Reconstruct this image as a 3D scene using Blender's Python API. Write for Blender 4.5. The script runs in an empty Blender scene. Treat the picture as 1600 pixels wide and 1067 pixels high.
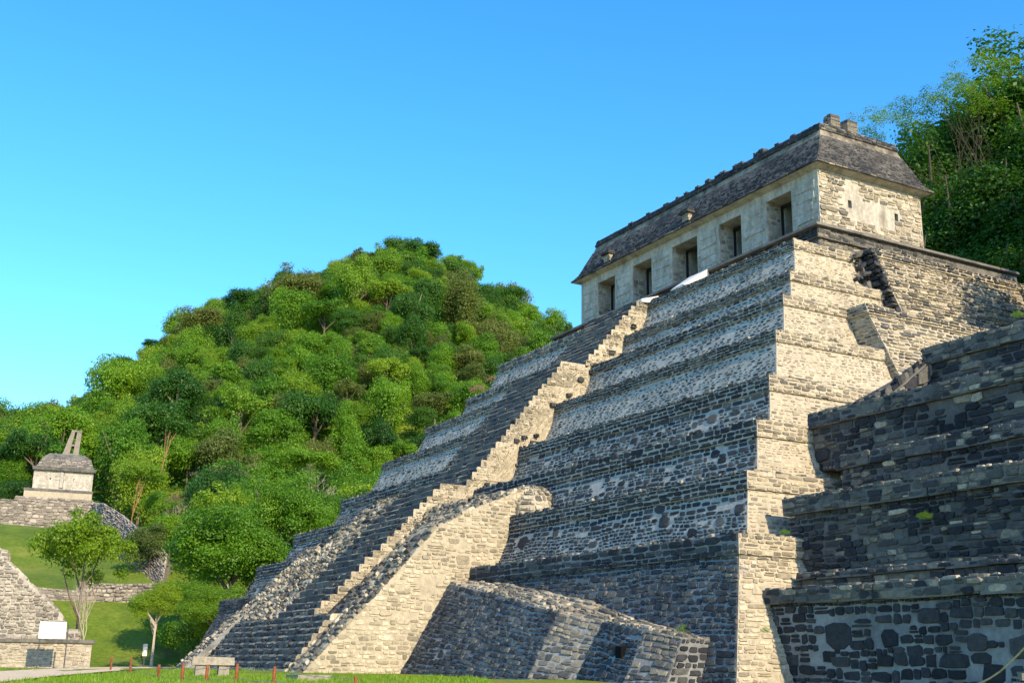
import bpy, math, random
import numpy as np
from mathutils import Vector, Matrix, noise as mnoise
random.seed(7); RNG = np.random.default_rng(7)
S = bpy.context.scene; COL = S.collection

# ------------------------------------------------------------------ camera
CP = np.array([56.02, -43.24, 0.85]); FPX = 1836.95
CD = np.array([-0.8441, 0.4668, 0.2637]); CD /= np.linalg.norm(CD)
CR = np.array([0.488, 0.873, 0.016]); CR -= CD * (CR @ CD); CR /= np.linalg.norm(CR)
CU = np.cross(CR, CD)
cam = bpy.data.cameras.new('camera'); camo = bpy.data.objects.new('camera', cam); COL.objects.link(camo)
cam.sensor_width = 36; cam.lens = FPX / 1600 * 36; cam.clip_start = 0.1; cam.clip_end = 9000
camo.matrix_world = Matrix(((CR[0], CU[0], -CD[0], CP[0]), (CR[1], CU[1], -CD[1], CP[1]), (CR[2], CU[2], -CD[2], CP[2]), (0, 0, 0, 1)))
S.camera = camo

# ------------------------------------------------------------------ light
SUN_EL, SUN_AZ = 29.0, 3.0           # azimuth counted from +X towards +Y
W = bpy.data.worlds.new('World'); S.world = W; W.use_nodes = True
wn = W.node_tree.nodes; wl = W.node_tree.links
sky = wn.new('ShaderNodeTexSky'); sky.sky_type = 'NISHITA'; sky.sun_disc = False
sky.sun_elevation = math.radians(SUN_EL); sky.sun_rotation = math.radians(90 - SUN_AZ)
sky.air_density = 1.0; sky.dust_density = 0.5; sky.ozone_density = 4.5; sky.altitude = 150
hsv = wn.new('ShaderNodeHueSaturation'); hsv.inputs['Saturation'].default_value = 1.26; hsv.inputs['Hue'].default_value = 0.4985
hsv.inputs['Value'].default_value = 1.0
wl.new(sky.outputs[0], hsv.inputs['Color']); wl.new(hsv.outputs[0], wn['Background'].inputs[0])
wn['Background'].inputs[1].default_value = 0.15
sl = bpy.data.lights.new('sun', 'SUN'); so = bpy.data.objects.new('sun', sl); COL.objects.link(so)
sl.energy = 2.8; sl.angle = math.radians(0.5); sl.color = (1.0, 0.82, 0.55)
e_, a_ = math.radians(SUN_EL), math.radians(SUN_AZ)
SUNV = Vector((math.cos(e_) * math.cos(a_), math.cos(e_) * math.sin(a_), math.sin(e_)))
so.rotation_euler = SUNV.to_track_quat('Z', 'Y').to_euler()
S.view_settings.view_transform = 'Standard'; S.view_settings.look = 'None'
S.view_settings.exposure = 1.3; S.view_settings.gamma = 1.0; S.view_settings.use_curve_mapping = False
S.cycles.max_bounces = 5; S.cycles.diffuse_bounces = 3; S.cycles.transparent_max_bounces = 4

# ------------------------------------------------------------------ helpers
ORG = {}
def tag(o, label=None, cat=None, group=None, kind=None):
    if label: o['label'] = label
    if cat: o['category'] = cat
    if group: o['group'] = group
    if kind: o['kind'] = kind
    return o
def thing(name, label, cat, loc=(0, 0, 0), group=None, rotz=0):
    o = bpy.data.objects.new(name, None); COL.objects.link(o); o.location = loc; o.rotation_euler = (0, 0, rotz)
    o.empty_display_size = .5
    ORG[o.name] = np.array(loc, float)
    return tag(o, label, cat, group)
def link(name, me, parent=None, mats=None):
    o = bpy.data.objects.new(name, me); COL.objects.link(o)
    if parent is not None: o.parent = parent
    return o
def mesh_np(name, V, quads=None, tris=None, mats=(), qmi=None, tmi=None, tone=None, smooth=False):
    V = np.asarray(V, np.float32).reshape(-1, 3)
    q = np.zeros((0, 4), np.int32) if quads is None else np.asarray(quads, np.int32).reshape(-1, 4)
    t = np.zeros((0, 3), np.int32) if tris is None else np.asarray(tris, np.int32).reshape(-1, 3)
    me = bpy.data.meshes.new(name)
    me.vertices.add(len(V)); me.vertices.foreach_set('co', V.ravel())
    lv = np.concatenate([q.ravel(), t.ravel()])
    me.loops.add(len(lv)); me.loops.foreach_set('vertex_index', lv)
    n = len(q) + len(t); me.polygons.add(n)
    ls = np.concatenate([np.arange(len(q)) * 4, len(q) * 4 + np.arange(len(t)) * 3]).astype(np.int32)
    me.polygons.foreach_set('loop_start', ls)
    if qmi is not None or tmi is not None:
        mi = np.concatenate([np.zeros(len(q), np.int32) if qmi is None else qmi, np.zeros(len(t), np.int32) if tmi is None else tmi]).astype(np.int32)
        me.polygons.foreach_set('material_index', mi)
    me.polygons.foreach_set('use_smooth', np.full(n, smooth))
    if tone is not None:
        at = me.attributes.new('tone', 'FLOAT', 'POINT'); at.data.foreach_set('value', np.asarray(tone, np.float32).ravel())
    for m in mats: me.materials.append(m)
    me.update(calc_edges=True)
    return me
class MB:
    def __init__(s): s.v = []; s.f = []; s.m = []; s.t = []; s.tone = .5
    def add(s, vs, fs, m=0):
        b = len(s.v); s.v += [tuple(map(float, p)) for p in vs]; s.t += [s.tone] * len(vs)
        s.f += [tuple(b + i for i in f) for f in fs]; s.m += [m] * len(fs); return s
    def hexa(s, p, m=0):   # 8 points: bottom 4 ccw, top 4 ccw
        return s.add(p, [(3, 2, 1, 0), (4, 5, 6, 7), (0, 1, 5, 4), (1, 2, 6, 5), (2, 3, 7, 6), (3, 0, 4, 7)], m)
    def box(s, x0, x1, y0, y1, z0, z1, m=0):
        return s.hexa([(x0, y0, z0), (x1, y0, z0), (x1, y1, z0), (x0, y1, z0), (x0, y0, z1), (x1, y0, z1), (x1, y1, z1), (x0, y1, z1)], m)
    def frus(s, a, b, z0, z1, m=0):   # a,b = (x0,x1,y0,y1)
        return s.hexa([(a[0], a[2], z0), (a[1], a[2], z0), (a[1], a[3], z0), (a[0], a[3], z0), (b[0], b[2], z1), (b[1], b[2], z1), (b[1], b[3], z1), (b[0], b[3], z1)], m)
    def jbox(s, x0, x1, y0, y1, z0, z1, j, m=0):
        p = [(x0, y0, z0), (x1, y0, z0), (x1, y1, z0), (x0, y1, z0), (x0, y0, z1), (x1, y0, z1), (x1, y1, z1), (x0, y1, z1)]
        return s.hexa([[c + random.uniform(-j, j) for c in q] for q in p], m)
    def quad(s, a, b, c, d, m=0): return s.add([a, b, c, d], [(0, 1, 2, 3)], m)
    def prism_x(s, poly, x0, x1, m=0):   # poly of (y,z), counter-clockwise seen from +x
        n = len(poly)
        vs = [(x0, y, z) for y, z in poly] + [(x1, y, z) for y, z in poly]
        fs = [tuple(range(n - 1, -1, -1)), tuple(range(n, 2 * n))] + [(i, (i + 1) % n, n + (i + 1) % n, n + i) for i in range(n)]
        return s.add(vs, fs, m)
    def prism_y(s, poly, y0, y1, m=0):   # poly of (x,z), counter-clockwise seen from -y
        n = len(poly)
        vs = [(x, y0, z) for x, z in poly] + [(x, y1, z) for x, z in poly]
        fs = [tuple(range(n)), tuple(range(2 * n - 1, n - 1, -1))] + [((i + 1) % n, i, n + i, n + (i + 1) % n) for i in range(n)]
        return s.add(vs, fs, m)
    def tube(s, pts, rad, n=6, m=0, cap=True):
        pts = [Vector(p) for p in pts]; b = len(s.v); up = Vector((0.31, 0.2, .93))
        for i, p in enumerate(pts):
            d = (pts[min(i + 1, len(pts) - 1)] - pts[max(i - 1, 0)]).normalized()
            a = d.cross(up); a = a.normalized() if a.length > 1e-3 else Vector((1, 0, 0)); c = d.cross(a)
            r = rad[i] if hasattr(rad, '__len__') else rad
            for k in range(n):
                w = 2 * math.pi * k / n; s.v.append(tuple(p + a * (math.cos(w) * r) + c * (math.sin(w) * r))); s.t.append(s.tone)
        for i in range(len(pts) - 1):
            for k in range(n):
                s.f.append((b + i * n + k, b + i * n + (k + 1) % n, b + (i + 1) * n + (k + 1) % n, b + (i + 1) * n + k)); s.m.append(m)
        if cap:
            s.f.append(tuple(b + k for k in range(n - 1, -1, -1))); s.m.append(m)
            e = b + (len(pts) - 1) * n; s.f.append(tuple(e + k for k in range(n))); s.m.append(m)
        return s
    def mesh(s, name, mats, off=(0, 0, 0), smooth=False):
        me = bpy.data.meshes.new(name)
        V = np.array(s.v) - np.asarray(off)
        me.from_pydata(V.tolist(), [], s.f)
        at = me.attributes.new('tone', 'FLOAT', 'POINT'); at.data.foreach_set('value', np.array(s.t, np.float32))
        for m in (mats if isinstance(mats, (list, tuple)) else [mats]): me.materials.append(m)
        me.polygons.foreach_set('material_index', np.array(s.m, np.int32))
        me.polygons.foreach_set('use_smooth', np.full(len(s.f), smooth)); me.update(); return me
    def build(s, name, mats, parent=None, local=False, smooth=False):
        off = np.zeros(3) if (parent is None or local) else np.array(root_of(parent))
        return link(name, s.mesh(name, mats, off, smooth), parent)
def root_of(o):
    while o.parent is not None: o = o.parent
    return ORG.get(o.name, np.array(o.location))
def ss(t): t = np.clip(t, 0, 1); return t * t * (3 - 2 * t)

# ------------------------------------------------------------------ materials
def newmat(name):
    m = bpy.data.materials.new(name); m.use_nodes = True; nt = m.node_tree
    b = nt.nodes['Principled BSDF']; b.inputs['Roughness'].default_value = .9; b.inputs['Specular IOR Level'].default_value = .2
    return m, nt, b
def ramp(nt, pts, src=None):
    r = nt.nodes.new('ShaderNodeValToRGB'); e = r.color_ramp.elements
    while len(e) < len(pts): e.new(.5)
    for k, (p, c) in enumerate(pts): e[k].position = p; e[k].color = (*c, 1) if len(c) == 3 else c
    if src is not None: nt.links.new(src, r.inputs[0])
    return r
def nz(nt, scale, detail=4, rough=.6, co=None, obj=False, stretch=None):
    n = nt.nodes.new('ShaderNodeTexNoise'); n.inputs['Scale'].default_value = scale; n.inputs['Detail'].default_value = detail; n.inputs['Roughness'].default_value = rough
    g = nt.nodes.new('ShaderNodeNewGeometry').outputs['Position'] if not obj else nt.nodes.new('ShaderNodeTexCoord').outputs['Object']
    if stretch:
        mp = nt.nodes.new('ShaderNodeMapping'); mp.inputs['Scale'].default_value = stretch; nt.links.new(g, mp.inputs[0]); g = mp.outputs[0]
    nt.links.new(g, n.inputs['Vector']); return n
def mix(nt, fac, a, b, mode='MIX'):
    m = nt.nodes.new('ShaderNodeMix'); m.data_type = 'RGBA'; m.blend_type = mode
    for i, v in ((0, fac), (6, a), (7, b)):
        if isinstance(v, bpy.types.NodeSocket): nt.links.new(v, m.inputs[i])
        else: m.inputs[i].default_value = v if i == 0 else (*v, 1)
    return m.outputs[2]
def bump(nt, b, h, strength=.5, dist=.03):
    k = nt.nodes.new('ShaderNodeBump'); k.inputs['Strength'].default_value = strength; k.inputs['Distance'].default_value = dist
    nt.links.new(h, k.inputs['Height']); nt.links.new(k.outputs[0], b.inputs['Normal'])
def stone_mat(name, pts, stain=(.03, .03, .03), st=(.5, .75), smax=.6):
    m, nt, b = newmat(name)
    at = nt.nodes.new('ShaderNodeAttribute'); at.attribute_name = 'tone'
    c = ramp(nt, pts, at.outputs['Fac']).outputs[0]
    f = ramp(nt, [(.3, (.55, .55, .55)), (.7, (1.3, 1.27, 1.2))], nz(nt, 7, 6, .7).outputs[0]).outputs[0]
    c = mix(nt, 1, c, f, 'MULTIPLY')
    s = ramp(nt, [(st[0], (0, 0, 0)), (st[1], (smax,) * 3)], nz(nt, .55, 6, .65).outputs[0]).outputs[0]
    c = mix(nt, s, c, stain); nt.links.new(c, b.inputs['Base Color'])
    bump(nt, b, nz(nt, 22, 5, .7).outputs[0], .6, .035); return m
M = {}
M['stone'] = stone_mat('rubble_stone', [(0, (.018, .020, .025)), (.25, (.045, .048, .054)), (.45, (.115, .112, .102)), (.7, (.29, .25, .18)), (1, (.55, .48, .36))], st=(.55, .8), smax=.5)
M['slope_stone'] = stone_mat('pinkish_rubble', [(0, (.10, .09, .08)), (.5, (.25, .22, .185)), (1, (.48, .42, .36))])
def mortar_mat(name, col, dark, st=(.45, .75), smax=.7, sc=.5, stretch=None):
    m, nt, b = newmat(name)
    f = ramp(nt, [(.3, (.7, .7, .7)), (.7, (1.15, 1.14, 1.1))], nz(nt, 5, 6, .7).outputs[0]).outputs[0]
    c = mix(nt, 1, col, f, 'MULTIPLY')
    s = ramp(nt, [(st[0], (0, 0, 0)), (st[1], (smax,) * 3)], nz(nt, sc, 7, .68, stretch=stretch).outputs[0]).outputs[0]
    c = mix(nt, s, c, dark); nt.links.new(c, b.inputs['Base Color'])
    bump(nt, b, nz(nt, 14, 6, .7).outputs[0], .5, .04); return m
M['mortar'] = mortar_mat('pale_lime_mortar', (.42, .395, .34), (.10, .10, .10), (.5, .8), .6)
M['mortar_low'] = mortar_mat('weathered_lime_mortar', (.27, .275, .27), (.035, .037, .04), (.42, .68), .8)
M['mortar_light'] = mortar_mat('bright_lime_mortar', (.47, .44, .375), (.17, .165, .155), (.42, .75), .7)
M['frieze'] = mortar_mat('flaking_frieze_plaster', (.36, .31, .23), (.05, .047, .043), (.38, .62), .9, 1.1)
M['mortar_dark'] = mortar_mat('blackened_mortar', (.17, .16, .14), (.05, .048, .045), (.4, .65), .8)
M['mortar_cream'] = mortar_mat('cream_lime_mortar', (.43, .37, .27), (.17, .15, .115), (.5, .8), .6)
M['plaster'] = mortar_mat('stained_white_plaster', (.52, .48, .40), (.17, .145, .115), (.42, .7), .85, 1.3, (1, 1, .4))
M['roof'] = mortar_mat('blackened_roof_stucco', (.15, .14, .122), (.026, .026, .028), (.36, .62), .9, 1.1)
M['cap'] = mortar_mat('grey_cornice_stone', (.18, .17, .15), (.035, .035, .036), (.42, .68), .85, .8)
M['white'] = mortar_mat('white_concrete', (.72, .70, .66), (.4, .39, .36), (.5, .8), .5)
M['darkroom'] = mortar_mat('dim_interior_plaster', (.14, .13, .115), (.06, .055, .05))  # indoor shade put into a darker plaster colour
def plain(name, col, rough=.7, metal=0, var=.25):
    m, nt, b = newmat(name); b.inputs['Roughness'].default_value = rough; b.inputs['Metallic'].default_value = metal
    f = ramp(nt, [(.3, (1 - var,) * 3), (.7, (1 + var,) * 3)], nz(nt, 9, 4, .6).outputs[0]).outputs[0]
    nt.links.new(mix(nt, 1, col, f, 'MULTIPLY'), b.inputs['Base Color']); return m
M['signwhite'] = plain('white_sign_paint', (.78, .77, .72), .5, 0, .04)
M['void'] = plain('recess_shade_black', (.004, .004, .004), 1)
M['metal'] = plain('dark_grey_metal', (.06, .062, .07), .5, .6)
M['rustwood'] = plain('red_brown_post', (.23, .075, .03), .8)
M['rust'] = plain('rusty_iron', (.12, .045, .025), .8)
M['rope'] = plain('pale_rope', (.5, .40, .24), .9)
M['wire'] = plain('thin_wire', (.2, .2, .2), .6)
M['bench'] = stone_mat('bench_stone', [(0, (.2, .18, .15)), (1, (.36, .32, .26))], smax=.3)
M['bark'] = plain('grey_brown_bark', (.13, .10, .075), .9)
M['barkpale'] = plain('pale_bark', (.42, .36, .28), .9)
M['barkred'] = plain('peeling_red_bark', (.33, .15, .085), .8)
def leaf_mat(name, cs, trans=.42, rough=.5):
    m, nt, b = newmat(name); b.inputs['Roughness'].default_value = rough; b.inputs['Specular IOR Level'].default_value = .35
    at = nt.nodes.new('ShaderNodeAttribute'); at.attribute_name = 'tone'
    oi = nt.nodes.new('ShaderNodeObjectInfo')
    ma = nt.nodes.new('ShaderNodeMath'); ma.operation = 'MULTIPLY_ADD'; ma.inputs[1].default_value = .45
    nt.links.new(oi.outputs['Random'], ma.inputs[0])
    mb = nt.nodes.new('ShaderNodeMath'); mb.operation = 'MULTIPLY'; mb.inputs[1].default_value = .6; nt.links.new(at.outputs['Fac'], mb.inputs[0]); nt.links.new(mb.outputs[0], ma.inputs[2])
    c = ramp(nt, [(0, cs[0]), (.5, cs[1]), (1, cs[2])], ma.outputs[0]).outputs[0]
    nt.links.new(c, b.inputs['Base Color'])
    tr = nt.nodes.new('ShaderNodeBsdfTranslucent'); nt.links.new(mix(nt, 1, c, (1.6, 1.6, .7), 'MULTIPLY'), tr.inputs[0])
    mx = nt.nodes.new('ShaderNodeMixShader'); mx.inputs[0].default_value = trans
    nt.links.new(b.outputs[0], mx.inputs[1]); nt.links.new(tr.outputs[0], mx.inputs[2])
    nt.links.new(mx.outputs[0], nt.nodes['Material Output'].inputs[0]); return m
LM = {
 'dark': leaf_mat('dark_green_leaves', [(.016, .06, .009), (.045, .13, .012), (.10, .20, .018)]),
 'mid': leaf_mat('mid_green_leaves', [(.04, .12, .008), (.11, .24, .012), (.21, .34, .015)]),
 'lime': leaf_mat('lime_green_leaves', [(.08, .18, .010), (.15, .27, .014), (.25, .34, .02)]),
 'olive': leaf_mat('olive_green_leaves', [(.06, .10, .02), (.12, .16, .03), (.19, .21, .05)]),
 'dry': leaf_mat('dry_pinkish_leaves', [(.16, .11, .07), (.25, .18, .11), (.32, .24, .13)]),
 'yellow': leaf_mat('yellow_green_leaves', [(.11, .20, .008), (.19, .30, .012), (.28, .38, .018)]),
 'pink': leaf_mat('pink_blossom', [(.3, .12, .1), (.42, .2, .18), (.45, .28, .22)]),
}
def ground_mat():
    m, nt, b = newmat('lawn')
    c = ramp(nt, [(.28, (.11, .16, .012)), (.5, (.20, .25, .018)), (.72, (.34, .31, .07))], nz(nt, .35, 8, .7).outputs[0]).outputs[0]
    f = ramp(nt, [(.3, (.6, .6, .6)), (.7, (1.25, 1.25, 1.2))], nz(nt, 6, 6, .75).outputs[0]).outputs[0]
    nt.links.new(mix(nt, 1, c, f, 'MULTIPLY'), b.inputs['Base Color']); bump(nt, b, nz(nt, 9, 6, .8).outputs[0], .8, .08); return m
M['lawn'] = ground_mat()
def hill_mat():
    m, nt, b = newmat('hill_grass')
    c = ramp(nt, [(.28, (.07, .12, .012)), (.5, (.14, .20, .015)), (.72, (.27, .26, .05))], nz(nt, .16, 8, .7).outputs[0]).outputs[0]
    f = ramp(nt, [(.3, (.6, .6, .6)), (.7, (1.25, 1.25, 1.2))], nz(nt, 2.5, 6, .75).outputs[0]).outputs[0]
    nt.links.new(mix(nt, 1, c, f, 'MULTIPLY'), b.inputs['Base Color']); bump(nt, b, nz(nt, 3, 6, .8).outputs[0], .8, .2); return m
M['hill'] = hill_mat()
M['path'] = mortar_mat('pale_gravel', (.74, .56, .36), (.3, .25, .18), (.5, .8), .5, 1.2)

# ------------------------------------------------------------------ places
def ray(px, py): return CD + CR * ((px - 800) / FPX) - CU * ((py - 533.5) / FPX)
def spot(px, py, d):                   # the point seen in that direction at horizontal distance d
    v = ray(px, py); return CP + v * (d / math.hypot(v[0], v[1]))
FW = np.array([CD[0], CD[1]]); FW /= np.linalg.norm(FW); RT = np.array([-FW[1], FW[0]]) * -1
SIL_A = [-.80, -.545, -.416, -.378, -.365, -.329, -.292, -.254, -.215, -.161, -.094, -.036, -.001, .045, .084, .165, .3]
SIL_E = [.13, .163, .186, .202, .198, .237, .273, .296, .319, .347, .367, .345, .323, .285, .247, .179, .12]
def G(x, y):                           # plaza level
    x = np.asarray(x, float); y = np.asarray(y, float)
    z = .25 * ss((x + 40) / 45)
    dx = np.maximum(np.abs(x) - 29.5, 0); dy = np.maximum(-21.5 - y, 0)
    d1 = np.hypot(dx, dy); d2 = np.hypot(np.maximum(np.abs(x) - 10.5, 0), np.maximum(-27.4 - y, 0))
    z = z + .12 * np.exp(-(np.minimum(d1, d2) / 3.5) ** 2)
    dc = np.hypot(x - CP[0], y - CP[1])
    return z - 1.0 * (1 - ss((dc - 6) / 18))
def T(x, y):                           # hills
    x = np.asarray(x, float); y = np.asarray(y, float)
    qx, qy = x - CP[0], y - CP[1]; d = np.hypot(qx, qy)
    az = np.arctan2(qx * RT[0] + qy * RT[1], qx * FW[0] + qy * FW[1])
    zr = np.interp(az, SIL_A, SIL_E) * 390 - 12.5
    b = np.interp(d, [0, 111, 117, 130, 134, 186, 196, 215], [-.8, -.8, .3, 6.1, 6.9, 19.3, 20.2, 23])
    s = np.clip((d - 215) / 175, 0, 1)
    z = np.where(d > 215, 23 + (zr - 23) * s ** .85, b) - np.maximum(d - 390, 0) * .35
    bh = 22 * ss((y - 7) / 30) * ss((x + 34) / 26) + np.maximum(y - 45, 0) * .25 * ss((x + 40) / 50)
    bh = np.where(bh < .1, -9, bh)
    bump_ = .5 * np.sin(x * .19 + y * .07) + .4 * np.sin(y * .23 - x * .11)
    return np.maximum(z + np.where(d > 140, bump_, bump_ * 0), bh)
def gspot(px, py):                     # where that direction meets the plaza
    v = ray(px, py); z = .25
    for _ in range(30):
        P = CP + v * ((z - CP[2]) / v[2]); z = float(G(P[0], P[1]))
    return np.array([P[0], P[1], z])

def tspot(px, py, d0=112, d1=420):     # where that direction meets the hillside
    v = ray(px, py); L = math.hypot(v[0], v[1]); D_ = np.arange(d0, d1, .5); P = CP + v[None] * (D_ / L)[:, None]
    k = np.nonzero(P[:, 2] < T(P[:, 0], P[:, 1]))[0]
    return P[k[0]] if len(k) else P[-1]
def grid_mesh(name, X, Y, Z, mat, smooth=True):
    n, m = X.shape; V = np.stack([X, Y, Z], -1).reshape(-1, 3)
    i = (np.arange(n - 1)[:, None] * m + np.arange(m - 1)[None]).ravel()
    return mesh_np(name, V, quads=np.stack([i, i + 1, i + m + 1, i + m], 1), mats=[mat], smooth=smooth)
xs = np.concatenate([[-3000, -1200, -500, -250], np.arange(-150, 110, 1.5), [160, 300, 900, 3000]])
ys = np.concatenate([[-3000, -900, -300, -140], np.arange(-80, 30, 1.5), [60, 150, 400, 1200, 3000]])
GX, GY = np.meshgrid(xs, ys)
gr = link('ground', grid_mesh('ground', GX, GY, G(GX, GY) + .03 * np.sin(GX * .6) * np.sin(GY * .5), M['lawn'])); tag(gr, kind='structure')
az = np.linspace(-.85, .75, 230); dd = np.concatenate([np.arange(52, 230, 3), np.arange(230, 620, 6)])
A, Dd = np.meshgrid(az, dd)
HX = CP[0] + Dd * (np.cos(A) * FW[0] + np.sin(A) * RT[0]); HY = CP[1] + Dd * (np.cos(A) * FW[1] + np.sin(A) * RT[1])
hl = link('hill', grid_mesh('hill', HX, HY, T(HX, HY), M['hill'])); tag(hl, kind='structure')
# gravel path
pa = [(-60, 1054, 1085), (0, 1049.5, 1067.5), (80, 1045, 1058), (170, 1042, 1049.5), (245, 1040, 1044.5), (300, 1039, 1041.5)]
pv = []
for px, y0, y1 in pa:
    for k in range(5): P = gspot(px, y0 + (y1 - y0) * k / 4); pv.append((P[0], P[1], P[2] + .04))
pq = [(i * 5 + k + 5, i * 5 + k + 6, i * 5 + k + 1, i * 5 + k) for i in range(len(pa) - 1) for k in range(4)]
tag(link('path', mesh_np('path', pv, quads=pq, mats=[M['path']])), kind='structure')

# ------------------------------------------------------------------ rubble masonry
OCT = np.array([(-1, -1), (1, -1), (1, -1), (1, 1), (1, 1), (-1, 1), (-1, 1), (-1, -1)], float)
CUT = np.array([(1, 0), (-1, 0), (0, 1), (0, -1), (-1, 0), (1, 0), (0, -1), (0, 1)], float)
SQ = np.array([(k, (k + 1) % 8, 8 + (k + 1) % 8, 8 + k) for k in range(8)]); ST = np.array([(8 + k, 8 + (k + 1) % 8, 16) for k in range(8)])
class Store:
    def __init__(s): s.V = []; s.t = []; s.a = []; s.n = []
STORES = []
def store(thing_, mat=None):
    s = Store(); STORES.append((thing_, s, mat or M['stone'])); return s
def patchy(P, sc, ph):
    return (np.sin(P[:, 0] * sc + P[:, 2] * sc * 1.3 + ph) + np.sin(P[:, 1] * sc * 1.1 - P[:, 2] * sc * .8 + ph * 2.1) + np.sin((P[:, 0] + P[:, 1]) * sc * 2.3 + P[:, 2] * sc * 1.7 + ph * .7)) / 3
def stones(st, a, b, c, d, h=(.13, .25), asp=(1., 2.6), gap=.03, dep=(.02, .055), tone=(0, .4), skip=0., patch=0., bigs=0, bigr=(.25, .5), mask=None, jit=.32, tpatch=.12, speck=None, bevel=(.8, .94), shrink=(1, 1)):
    """one face of rubble: corners a b c d = bottom left, bottom right, top right, top left seen from outside"""
    a, b, c, d = [np.array(p, float) for p in (a, b, c, d)]
    Lu = (np.linalg.norm(b - a) + np.linalg.norm(c - d)) / 2; Lv = (np.linalg.norm(d - a) + np.linalg.norm(c - b)) / 2
    if Lu < .05 or Lv < .05: return
    N = np.cross(b - a, d - a); N /= np.linalg.norm(N)
    cu, cv, hw, hh = [], [], [], []; v = 0.
    while v < Lv - .04:
        ch = min(RNG.uniform(*h), Lv - v)
        if Lv - v - ch < h[0] * .6: ch = Lv - v
        n = int(Lu / (ch * asp[0])) + 3
        w = ch * RNG.uniform(asp[0], asp[1], n) * np.where(RNG.random(n) < .12, 1.5, 1); w = np.minimum(w, .95)
        e = np.cumsum(w) - RNG.uniform(0, .5); s0 = np.maximum(np.concatenate([[e[0] - w[0]], e[:-1]]), 0); e = np.minimum(e, Lu)
        k = (e - s0) > .06
        s0, e = s0[k], e[k]; m = len(e)
        if m:
            cu.append((s0 + e) / 2); hw.append((e - s0) / 2)
            cv.append(v + ch / 2 + RNG.uniform(-.12, .12, m) * ch); hh.append(np.full(m, ch / 2) * RNG.uniform(.82, 1.1, m))
        v += ch
    if not cu: return
    cu, cv, hw, hh = map(np.concatenate, (cu, cv, hw, hh))
    hw = np.maximum(hw - gap / 2, .02) * RNG.uniform(*shrink, len(hw)) if shrink != (1, 1) else np.maximum(hw - gap / 2, .02)
    hh = np.maximum(hh - gap / 2, .02) * (RNG.uniform(*shrink, len(hh)) if shrink != (1, 1) else 1)
    if bigs:
        bu, bv = RNG.uniform(.3, max(.31, Lu - .3), bigs), RNG.uniform(.25, max(.26, Lv - .25), bigs); bw = RNG.uniform(*bigr, bigs); bh = bw * RNG.uniform(.45, .8, bigs)
        ok = []
        for i in range(bigs):
            if all(abs(bu[i] - bu[j]) > bw[i] + bw[j] + .04 or abs(bv[i] - bv[j]) > bh[i] + bh[j] + .04 for j in ok) and bv[i] + bh[i] < Lv and bv[i] - bh[i] > 0 and bu[i] + bw[i] < Lu and bu[i] - bw[i] > 0: ok.append(i)
        keep = np.ones(len(cu), bool)
        for j in ok: keep &= ~((np.abs(cu - bu[j]) < bw[j] + hw * .55) & (np.abs(cv - bv[j]) < bh[j] + hh * .55))
        cu, cv, hw, hh = [np.concatenate([x[keep], y[ok]]) for x, y in ((cu, bu), (cv, bv), (hw, bw), (hh, bh))]
    # waving courses, stacked slips, and chips
    p1, p2 = RNG.uniform(0, 6, 2); A = min(.07, Lv * .03)
    env = np.clip(np.minimum(cv, Lv - cv) / .35, 0, 1)
    cv = cv + env * A * (np.sin(cu * .8 + p1) + .6 * np.sin(cu * 2.1 + p2 + cv))
    spl = (RNG.random(len(cu)) < .2) & (hw > .1) & (hh > .055)
    if spl.any():
        f = RNG.uniform(.35, .65, spl.sum()); lo, hi = cv[spl] - hh[spl], cv[spl] + hh[spl]; md = lo + (hi - lo) * f
        cu, hw = np.concatenate([cu[~spl], cu[spl], cu[spl]]), np.concatenate([hw[~spl], hw[spl], hw[spl] * RNG.uniform(.7, 1, spl.sum())])
        cv, hh = np.concatenate([cv[~spl], (lo + md) / 2, (md + hi) / 2]), np.concatenate([hh[~spl], (md - lo) / 2 - gap / 4, (hi - md) / 2 - gap / 4])
    hh = np.maximum(hh, .018)
    n = len(cu)
    cut = RNG.uniform(.08, .62, (n, 8, 1)); isb = (hh > max(h[1] * .62, .14))[:, None, None]; cut = np.where(isb, cut * .7 + .2, cut)
    oc = OCT[None] + CUT[None] * cut * np.array([1, 1.]) + RNG.uniform(-jit, jit, (n, 8, 2)) * .5
    uv = np.stack([cu, cv], 1)[:, None] + oc * np.stack([hw, hh], 1)[:, None]
    sc = RNG.uniform(*bevel, (n, 1, 1)); ut = np.stack([cu, cv], 1)[:, None] + oc * sc * np.stack([hw, hh], 1)[:, None]
    dp = RNG.uniform(*dep, n)
    U3 = np.concatenate([uv, ut, np.stack([cu, cv], 1)[:, None]], 1)
    U3[..., 0] = np.clip(U3[..., 0] / Lu, 0, 1); U3[..., 1] = np.clip(U3[..., 1] / Lv, 0, 1)
    u, w = U3[..., :1], U3[..., 1:2]
    P = a * (1 - u) * (1 - w) + b * u * (1 - w) + c * u * w + d * (1 - u) * w
    off = np.concatenate([np.full((n, 8), -.02), dp[:, None] * RNG.uniform(.75, 1.1, (n, 8)), dp[:, None] * 1.1], 1)
    P = P + off[..., None] * N
    cen = P[:, 16]; k = np.ones(n, bool)
    ph = RNG.uniform(0, 6)
    if skip: k &= RNG.random(n) > skip
    if patch: k &= patchy(cen, .9, ph) < 1 - patch * 1.5
    if mask is not None: k &= mask(cen)
    t = np.clip(RNG.uniform(tone[0], tone[1], n) + tpatch * patchy(cen, .7, ph + 2), 0, 1)
    if speck: t = np.where(RNG.random(n) < speck[0], RNG.uniform(speck[1], speck[2], n), t)
    st.V.append(P[k]); st.t.append(t[k]); st.a.append((4 * hw * hh)[k]); st.n.append(np.repeat(N[None], k.sum(), 0))
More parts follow.
